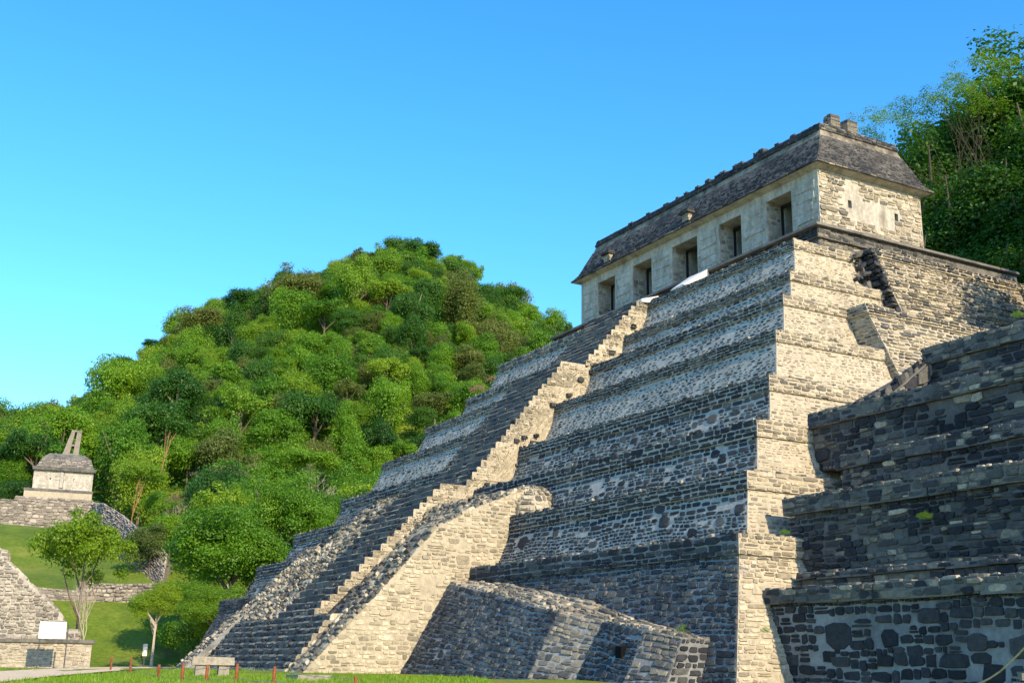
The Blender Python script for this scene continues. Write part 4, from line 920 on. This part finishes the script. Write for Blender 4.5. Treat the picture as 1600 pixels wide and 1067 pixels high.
def hill_label(kind, shape, px, py, d):   # look, then height, then landmark
    ridge = np.interp(px, [0, 85, 190, 270, 345, 420, 520, 640, 740, 800, 880, 950], [642, 618, 563, 505, 470, 437, 397, 372, 412, 450, 515, 580]); k = (py - ridge) / (860 - ridge)
    v = 'on the skyline' if k < .08 else 'high on the hill' if k < .24 else 'above mid height' if k < .4 else 'halfway up the hill' if k < .55 else 'low on the hill' if k < .7 else 'very low on the hill' if k < .85 else 'at the hill foot'
    h = ['far left', 'left of small temple', 'above small temple', 'right of small temple', 'far left of the summit', 'under the left ridge', 'under the left shoulder', 'left below the summit', 'right below the summit', 'right of the summit', 'down the right ridge', 'beside the big pyramid'][int(np.digitize(px, [40, 90, 150, 220, 300, 380, 470, 570, 650, 730, 810]))]
    return f'{KT[kind]} {shape} forest tree {v}, {h}'.replace('very low on the hill', 'near the hill foot')
HT = {}
for (_, x, y, z, a, d, R, px, py) in vis:
    kind = random.choices(['dark', 'mid', 'lime', 'olive', 'dry'], [.22, .36, .30, .12, 0])[0]
    drp = random.random() < .42
    cm = random.choice(CROWND + [VINY3]) if drp else random.choice(CROWN + FLAT2); H = min(R * random.uniform(2.3, 3.3), 13 if a < -.34 else 24)
    lab = hill_label(kind, 'vine-hung' if drp else 'round-crowned', px, py, d)
    R_big = 'big ' if R > 6.3 else 'small ' if R < 5.2 else ''; pale = random.random() < .36; lab = R_big + lab.replace('forest tree', 'pale-trunked tree' if pale else 'tree')
    o = add_tree('forest_tree', lab, 'tree', (x, y, z - .5), H, R * random.uniform(.95, 1.15), cm, kind, TPALE if pale else None, 'trees covering the hill', zs=random.uniform(.85, 1.5), ch=.62, sy=random.uniform(.75, 1.2)); HT.setdefault(lab, []).append((px, py, o))
for lab, L_ in HT.items():
    if len(L_) > 1:
        L_.sort(key=lambda e: e[0])
        for k, (_, _, o) in enumerate(L_):
            o['label'] = lab + ', ' + (['left one', 'right one'] if len(L_) == 2 else ['leftmost one'] + ['middle one', 'second one', 'third one'][(0 if len(L_) == 3 else 1):][:len(L_) - 2] + ['rightmost one'])[k]
# smaller crowns beyond the first 290: one mass of instances
def mass_of_crowns(name, label, pts, scl, rot, kinds):
    cc = bpy.data.collections.new('crown_kinds')
    for k_, (me_, lf) in enumerate(kinds):
        m2 = me_.copy(); m2.materials.clear(); m2.materials.append(LM[lf]); cc.objects.link(bpy.data.objects.new('crown_kind', m2))
    me = bpy.data.meshes.new(name); me.vertices.add(len(pts)); me.vertices.foreach_set('co', np.asarray(pts, np.float32).ravel())
    for nm, ar in (('scl', scl), ('rot', rot)):
        a_ = me.attributes.new(nm, 'FLOAT_VECTOR', 'POINT'); a_.data.foreach_set('vector', np.asarray(ar, np.float32).ravel())
    o = link(name, me); ng = bpy.data.node_groups.new(name, 'GeometryNodeTree')
    ng.interface.new_socket('Geometry', in_out='INPUT', socket_type='NodeSocketGeometry'); ng.interface.new_socket('Geometry', in_out='OUTPUT', socket_type='NodeSocketGeometry')
    gi, go = ng.nodes.new('NodeGroupInput'), ng.nodes.new('NodeGroupOutput'); ip = ng.nodes.new('GeometryNodeInstanceOnPoints'); ci = ng.nodes.new('GeometryNodeCollectionInfo')
    ci.inputs[0].default_value = cc; ci.inputs[1].default_value = True; ci.inputs[2].default_value = True; ip.inputs['Pick Instance'].default_value = True
    L = ng.links; L.new(gi.outputs[0], ip.inputs['Points']); L.new(ci.outputs[0], ip.inputs['Instance'])
    for nm, so_ in (('scl', 'Scale'), ('rot', 'Rotation')):
        na = ng.nodes.new('GeometryNodeInputNamedAttribute'); na.data_type = 'FLOAT_VECTOR'; na.inputs[0].default_value = nm
        if so_ == 'Rotation':
            er = ng.nodes.new('FunctionNodeEulerToRotation'); L.new(na.outputs[0], er.inputs[0]); L.new(er.outputs[0], ip.inputs['Rotation'])
        else: L.new(na.outputs[0], ip.inputs[so_])
    L.new(ip.outputs[0], go.inputs[0]); md = o.modifiers.new('crowns', 'NODES'); md.node_group = ng
    return tag(o, label, kind='stuff')
if extra:
    E_ = np.array([e[1:8] for e in extra]); n_ = len(E_); R_ = E_[:, 5]
    mass_of_crowns('forest', 'mass of smaller forest crowns between the larger hill trees', np.stack([E_[:, 0], E_[:, 1], E_[:, 2] + R_ * g.uniform(1.1, 1.9, n_)], 1), np.stack([R_ * g.uniform(.9, 1.2, n_), R_ * g.uniform(.8, 1.2, n_), R_ * g.uniform(.9, 1.5, n_)], 1), np.stack([np.zeros(n_), np.zeros(n_), g.uniform(0, 6.28, n_)], 1), [(CROWN[0], 'mid'), (CROWN[1], 'dark'), (CROWND[0], 'mid'), (CROWN[3], 'lime'), (CROWND[1], 'dark'), (CROWN[4], 'mid'), (CROWND[2], 'olive')])
# the undergrowth read as one mass, dark leaves painting shade into the gaps
n = 110000
aa = g.uniform(-.50, .12, n); dd_ = np.sqrt(g.uniform(120 ** 2, 410 ** 2, n))
k = ~((aa < -.285) & (dd_ < 205)) & ~((aa > -.16) & (dd_ < 150)) & ~(dd_ < 150); aa, dd_ = aa[k], dd_[k]; n = len(aa)
ux = CP[0] + dd_ * (np.cos(aa) * FW[0] + np.sin(aa) * RT[0]); uy = CP[1] + dd_ * (np.cos(aa) * FW[1] + np.sin(aa) * RT[1])
hgt = 1.6 + 2.2 * (np.sin(ux * .31) * np.sin(uy * .27) + 1) * g.uniform(.2, 1, n)
pos = np.stack([ux, uy, T(ux, uy) + hgt * g.uniform(.1, 1, n)], 1)
nn = g.normal(0, .6, (n, 3)) + np.array([.3, -.2, .8]); nn /= np.linalg.norm(nn, axis=1)[:, None]
t1 = np.cross(nn, g.normal(0, 1, (n, 3))); t1 /= np.linalg.norm(t1, axis=1)[:, None]; t2 = np.cross(nn, t1); s_ = g.uniform(.22, .5, (n, 1))
UV = np.stack([pos - t1 * s_, pos - t2 * s_ * .6, pos + t1 * s_, pos + t2 * s_ * .6], 1)
tag(link('undergrowth', mesh_np('undergrowth', UV.reshape(-1, 3), quads=np.arange(n * 4).reshape(-1, 4), mats=[LM['dark']], tone=np.repeat(g.uniform(0, .9, n), 4))), 'dense green undergrowth filling the gaps between the hill trees', kind='stuff')
# single trees that stand out --------------------------------------------------
def ground_z(P): return max(float(G(P[0], P[1])), float(T(P[0], P[1])))
def tree_at(name, label, px, d, H, R, crown, leaf, trunk=None, zs=1., ch=.66, group=None, sink=.3, rz=None, sy=1., z=None):
    P = spot(px, 1000, d); return add_tree(name, label, 'tree', (P[0], P[1], (ground_z(P) if z is None else z) - sink), H, R, crown, leaf, trunk, group, zs, ch, rz, sy)
yt = tree_at('yellow_green_tree', 'slender light yellow-green tree with an open layered crown above the low ruin', 119, 100, 12.4, 4.3, AIRY, 'yellow', zs=1.3, ch=.76)
for c in yt.children:
    if c.name.startswith('trunk'): c.scale = (6, 6, 12.4)
tree_at('broad_dark_tree', 'large dense dark green tree left of the pyramid, the broadest crown', 352, 108, 15.5, 6.9, BIG[0], 'mid', zs=.98, ch=.62)
tree_at('broad_dark_tree', 'tall dense green tree joined to the right side of the broadest one', 432, 118, 19.5, 5.6, BIG[1], 'mid', zs=1.25, ch=.70)
tree_at('leafy_tree', 'smaller bright green tree low at the left edge of the pyramid base', 330, 96, 7.6, 3.3, BIG[1], 'lime', zs=.95, ch=.62)
tree_at('leafy_tree', 'small round green tree with pale trunk behind the notice sign', 240, 104, 7.6, 2.6, BIG[0], 'lime', TPALE, zs=1.1, ch=.72)
tree_at('leafy_tree', 'green tree crowded behind the pyramid terraces, right of the dark trees', 505, 136, 13, 4.8, BIG[0], 'mid', zs=1.1)
tree_at('leafy_tree', 'bright green tree directly left of the pyramid third terrace', 575, 150, 12, 4.6, BIG[1], 'lime', zs=1.)
tree_at('leafy_tree', 'dark shaded bush under the broad dark tree', 385, 98, 5.2, 3.2, BIG[0], 'dark', zs=.8, ch=.5)
tree_at('leafy_tree', 'light green tree beside the right end of the retaining wall', 275, 122, 7, 3.0, BIG[1], 'mid', zs=.9, ch=.6)
tree_at('draped_tree', 'tall vine-draped tree right behind the hillside temple', 158, 213, 19, 6.2, CROWND[0], 'mid', zs=1.3)
tree_at('draped_tree', 'yellow-green weeping tree right of the hillside temple roof comb', 196, 206, 15, 4.6, CROWND[1], 'lime', zs=1.6, ch=.55)
tree_at('draped_tree', 'dark tree left behind the hillside temple', 20, 222, 16, 5.5, CROWN[0], 'dark', zs=1.1)
tree_at('draped_tree', 'bright green tree above the hillside temple roof', 62, 232, 18, 6.5, CROWN[3], 'mid', zs=1.)
tree_at('draped_tree', 'dark bush at the left edge below the hillside temple eave', 4, 205, 7, 3.5, CROWN[2], 'dark', zs=1.)
for px, d, H, R, lf, lab in ((300, 112, 5.5, 3.0, 'mid', 'rounded green shrub left of the stairway foot'), (262, 118, 4.6, 2.6, 'lime', 'low bright shrub behind the notice sign'), (338, 104, 6.2, 3.2, 'dark', 'dark shrub right beside the stairway foot'), (222, 146, 6, 3.0, 'olive', 'olive bush above the right end of the retaining wall'), (252, 150, 7, 3.4, 'mid', 'green bush covering the foot of the rubble slope'), (300, 150, 9, 4.2, 'lime', 'bright bushy tree above the low shrubs'), (262, 178, 8, 3.6, 'lime', 'lime green tree beside the red-barked trees'), (236, 196, 8, 3.6, 'mid', 'green tree at the upper end of the rubble slope')):
    tree_at('shrub' if H < 7 else 'leafy_tree', lab, px, d, H, R, random.choice(CROWN), lf, zs=.95, ch=.55)
# leaning red-barked tree
red, rtips = branchy('trunk', 21, 2, M['barkred'], .42, .016, 3, .3, .2, 1, .22)
P = spot(218, 800, 186)
o = add_tree('red_bark_tree', 'leaning red-barked tree with a flat light green top on the slope', 'tree', (P[0], P[1], ground_z(P) - .3), 8.0, 4.4, FLAT[1], 'lime', red, None, 1.0, 1.0, math.atan2(RT[1], RT[0])); o.children[1].location = (2.6, 0, 8.4)
rb2, _ = branchy('trunk', 22, 2, M['barkred'], .45, .012, 3, .3, .2)
P = spot(207, 800, 185); add_tree('red_bark_tree', 'thin upright red-barked tree just left of the leaning one', 'tree', (P[0], P[1], ground_z(P) - .3), 9.5, 2.6, WISP[0], 'lime', rb2, None, 1.2, .95)
# bare trees
for i, (px, d, H, st_, lab, leaf, R) in enumerate([(335, 168, 13, 3, 'bare pinkish grey tree with dense fine twigs above the broad dark tree', 'dry', 5.2), (272, 172, 8.5, 2, 'smaller bare pink tree right of the red-barked trees', 'dry', 3.2), (505, 142, 10, 4, 'bare pale-limbed tree fanning out beside the pyramid terraces', 'dry', 3.6), (545, 146, 10.5, 2, 'half-bare olive tree with pale trunk nearest the pyramid corner', 'olive', 3.4), (470, 172, 15, 2, 'tall pale-trunked spreading tree behind the dark trees', 'mid', 6.)]):
    me, tips = branchy('trunk', 40 + i, 4, M['barkpale'], .36, .016, 3, .5, .12, st_)
    P = spot(px, 1000, d); add_tree('bare_tree', lab, 'tree', (P[0], P[1], ground_z(P) - .3), H, R, WISP[i % 2] if leaf != 'mid' else FLAT[0], leaf, me, None, .75, .85)
me, tips = branchy('stems', 63, 4, M['barkpale'], .40, .0085, 3, .27, .35, 2)
P = spot(131, 1000, 97); o = thing('bare_shrub', 'leafless white-stemmed shrub in front of the yellow-green tree', 'shrub', (P[0], P[1], ground_z(P))); t = link('stems', me, o); t.scale = (6.4, 6.4, 6.4)
# pink blossom on the left terrace edge
for px, py, d, s_, lab in ((748, 608, 96, .95, 'pink flowering bush on the left edge of an upper terrace'), (771, 592, 97, .7, 'smaller pink flowering bush just below the top left terrace corner')):
    P = spot(px, py, d); o = thing('pink_shrub', lab, 'shrub', (P[0], P[1], P[2] - s_ * .5)); c = link('blossom', WISP[0], o); c.location = (0, 0, s_ * .5); c.scale = (s_, s_, s_ * .8); c.material_slots[0].link = 'OBJECT'; c.material_slots[0].material = LM['pink']
# emergent skyline trees
tree_at('emergent_tree', 'tall thin skyline tree with bare pale trunk left of the hill', 192, 330, 17, 3.2, CROWN[1], 'dark', TPALE, zs=.7, ch=.9)
tree_at('emergent_tree', 'dark skyline tree standing clear left of the big olive crown', 338, 372, 17, 7.5, CROWN[0], 'dark', zs=.8, ch=.7)
tree_at('emergent_tree', 'huge dull olive crown bulging on the left shoulder of the hill', 428, 350, 21, 10, CROWND[2], 'olive', TPALE, zs=.9, ch=.55)
tree_at('emergent_tree', 'flat umbrella crown on the very summit of the hill', 636, 385, 14, 8.5, FLAT[0], 'dark', zs=1.2, ch=.72)
tree_at('emergent_tree', 'brownish olive crown on the skyline far left of the big olive one', 272, 340, 20, 7.5, CROWND[0], 'olive', zs=.8, ch=.7)
# tall forest behind the temple, right ------------------------------------------
rf = [(1345, 185, 94, 4.5, 'dark'), (1390, 150, 99, 6, 'dark'), (1440, 112, 97, 6.5, 'dark'), (1495, 60, 101, 8, 'dark'), (1550, 15, 99, 8.5, 'dark'), (1605, -25, 96, 9, 'dark'), (1425, 225, 92, 5, 'dark'), (1480, 195, 91, 5.5, 'dark'), (1540, 175, 90, 6, 'dark'), (1600, 150, 89, 6, 'dark'), (1660, 60, 91, 7, 'dark'), (1455, 135, 112, 8, 'dark'), (1545, 45, 114, 9, 'dark'), (1398, 290, 89, 4, 'dark'), (1450, 300, 88, 4.5, 'dark'), (1510, 300, 87, 5, 'dark'), (1570, 290, 86, 5, 'dark'), (1625, 300, 85, 5, 'dark')]
rl = ['leaning over the temple roof, nearest the roof corner', 'just right of the temple roof', 'with sunlit upper leaves right of the roof', 'rising behind the middle of the right forest', 'with bright crown top near the right edge', 'highest in the top right corner', 'low behind the temple end wall', 'in shade above the rear wall', 'in deep shade at mid right', 'shaded at the right edge', 'outermost at the right', 'far behind the temple corner', 'far behind, near the upper right', 'lowest beside the temple end wall', 'low above the rear wall top, left', 'low above the rear wall top, middle', 'low above the rear wall top, right', 'low at the right frame edge']
for i, (px, py, d, R, kind) in enumerate(rf):
    P = spot(px, py, d); z = ground_z(P); H = P[2] - z
    add_tree('jungle_tree', 'tall vine-covered tree ' + rl[i], 'tree', (P[0], P[1], z - 1), H, R, VINY[i % 3], kind, None, None, zs=.2 * H / R, ch=.58)
for i, (px, py, d, R, leaf, lab) in enumerate(((1375, 165, 90, 3.2, 'mid', 'wispy sunlit branches spreading over the temple roof corner'), (1440, 140, 92, 3.4, 'mid', 'thin sunlit spray of leaves above the right forest edge'), (1500, 130, 90, 4.0, 'lime', 'sunlit yellow-green vine canopy in the middle of the right forest'), (1530, 85, 92, 3.5, 'lime', 'light feathery treetop against the sky at upper right'))):
    P = spot(px, py, d); z = ground_z(P); H = P[2] - z; me, tips = branchy('trunk', 90 + i, 4, M['bark'], .36, .004, 3, .45, .2)
    add_tree('wispy_tree', lab, 'tree', (P[0], P[1], z - .5), H, R, WISP[i % 2], leaf, me, None, zs=.8, ch=.96)
for i, (x, y, H, R) in enumerate([(24.5, 10.5, 27, 4.3), (26, 16, 29, 5), (28.5, 9.5, 33, 5.5), (30, 16, 31, 6), (29, 22, 33, 6), (35, 13, 30, 6), (43, 20, 29, 7), (24, 26, 35, 6), (22, 34, 34, 7), (27, 42, 38, 8), (20, 50, 38, 8), (30, 55, 42, 9), (33, 32, 38, 8), (38, 44, 44, 9), (16, 60, 38, 8)]):
    z = ground_z((x, y)); add_tree('shade_tree', 'tall green tree west of the stepped ruin', 'tree', (x, y, z - .5), H, R, CROWN[i % 6], 'dark', None, 'trees west of the ruin', zs=1.3)
# weeds on the walls
for px, py, d, s_, lab in ((1420, 508, 66, .55, 'tuft of green weeds on the sunlit rear wing wall'), (1427, 440, 70, .4, 'small green weed on the upper rear wall band'), (1590, 492, 43, .3, 'green weed on the top ledge of the dark ruin'), (1226, 832, 35, .22, 'tiny weed at the left end of a dark ruin ledge'), (1068, 985, 37, .35, 'fern growing at the right end of the buttress'), (1196, 985, 33, .2, 'green leaf beside the rusty pipe'), (1445, 807, 34, .3, 'tuft of pale grass in a crack of the dark ruin')):
    P = spot(px, py, d); o = thing('weed', lab, 'weed', tuple(P - np.array([0, 0, s_ * .5]))); c = link('leaves', WISP[1], o); c.location = (0, 0, s_ * .5); c.scale = (s_, s_, s_); c.material_slots[0].link = 'OBJECT'; c.material_slots[0].material = LM['lime']
# grass blades on the near lawn
GP = []
for _ in range(9000):
    px = random.uniform(-20, 760); py = random.uniform(1043, 1085) if px < 620 else random.uniform(1055, 1085)
    P = gspot(px, py)
    yy = np.interp(px, [p[0] for p in pa], [p[1] for p in pa]); y2 = np.interp(px, [p[0] for p in pa], [p[2] for p in pa])
    if px < 300 and yy - 1 < py < y2 + 1: continue
    if abs(P[0]) < 10.6 and P[1] > -27.3 or P[1] > -23: continue
    GP.append(P)
GP = np.array(GP); n = len(GP); g = np.random.default_rng(5)
tri = []
for k in range(3):
    h_ = g.uniform(.05, .14, n); w = g.uniform(.01, .025, n); th = g.uniform(0, 6.28, n); off = g.normal(0, .12, (n, 2))
    b0 = GP + np.stack([off[:, 0] - np.cos(th) * w, off[:, 1] - np.sin(th) * w, np.zeros(n)], 1); b1 = GP + np.stack([off[:, 0] + np.cos(th) * w, off[:, 1] + np.sin(th) * w, np.zeros(n)], 1)
    tp_ = GP + np.stack([off[:, 0] + g.normal(0, .04, n), off[:, 1] + g.normal(0, .04, n), h_], 1); tri.append(np.stack([b0, b1, tp_], 1))
tri = np.concatenate(tri); n3 = len(tri)
tag(link('grass', mesh_np('grass', tri.reshape(-1, 3), tris=np.arange(n3 * 3).reshape(-1, 3), mats=[LM['lime']], tone=np.repeat(g.uniform(.2, 1, n3), 3))), 'short sunlit green grass on the plaza lawn', kind='stuff')

# ------------------------------------------------------------------ stones become objects
bpy.context.view_layer.update()
for th, s, mat in STORES: emit(th, s, mat, 300)
for th, s, mat in STORES_L: emit_local(th, s, mat, 150)
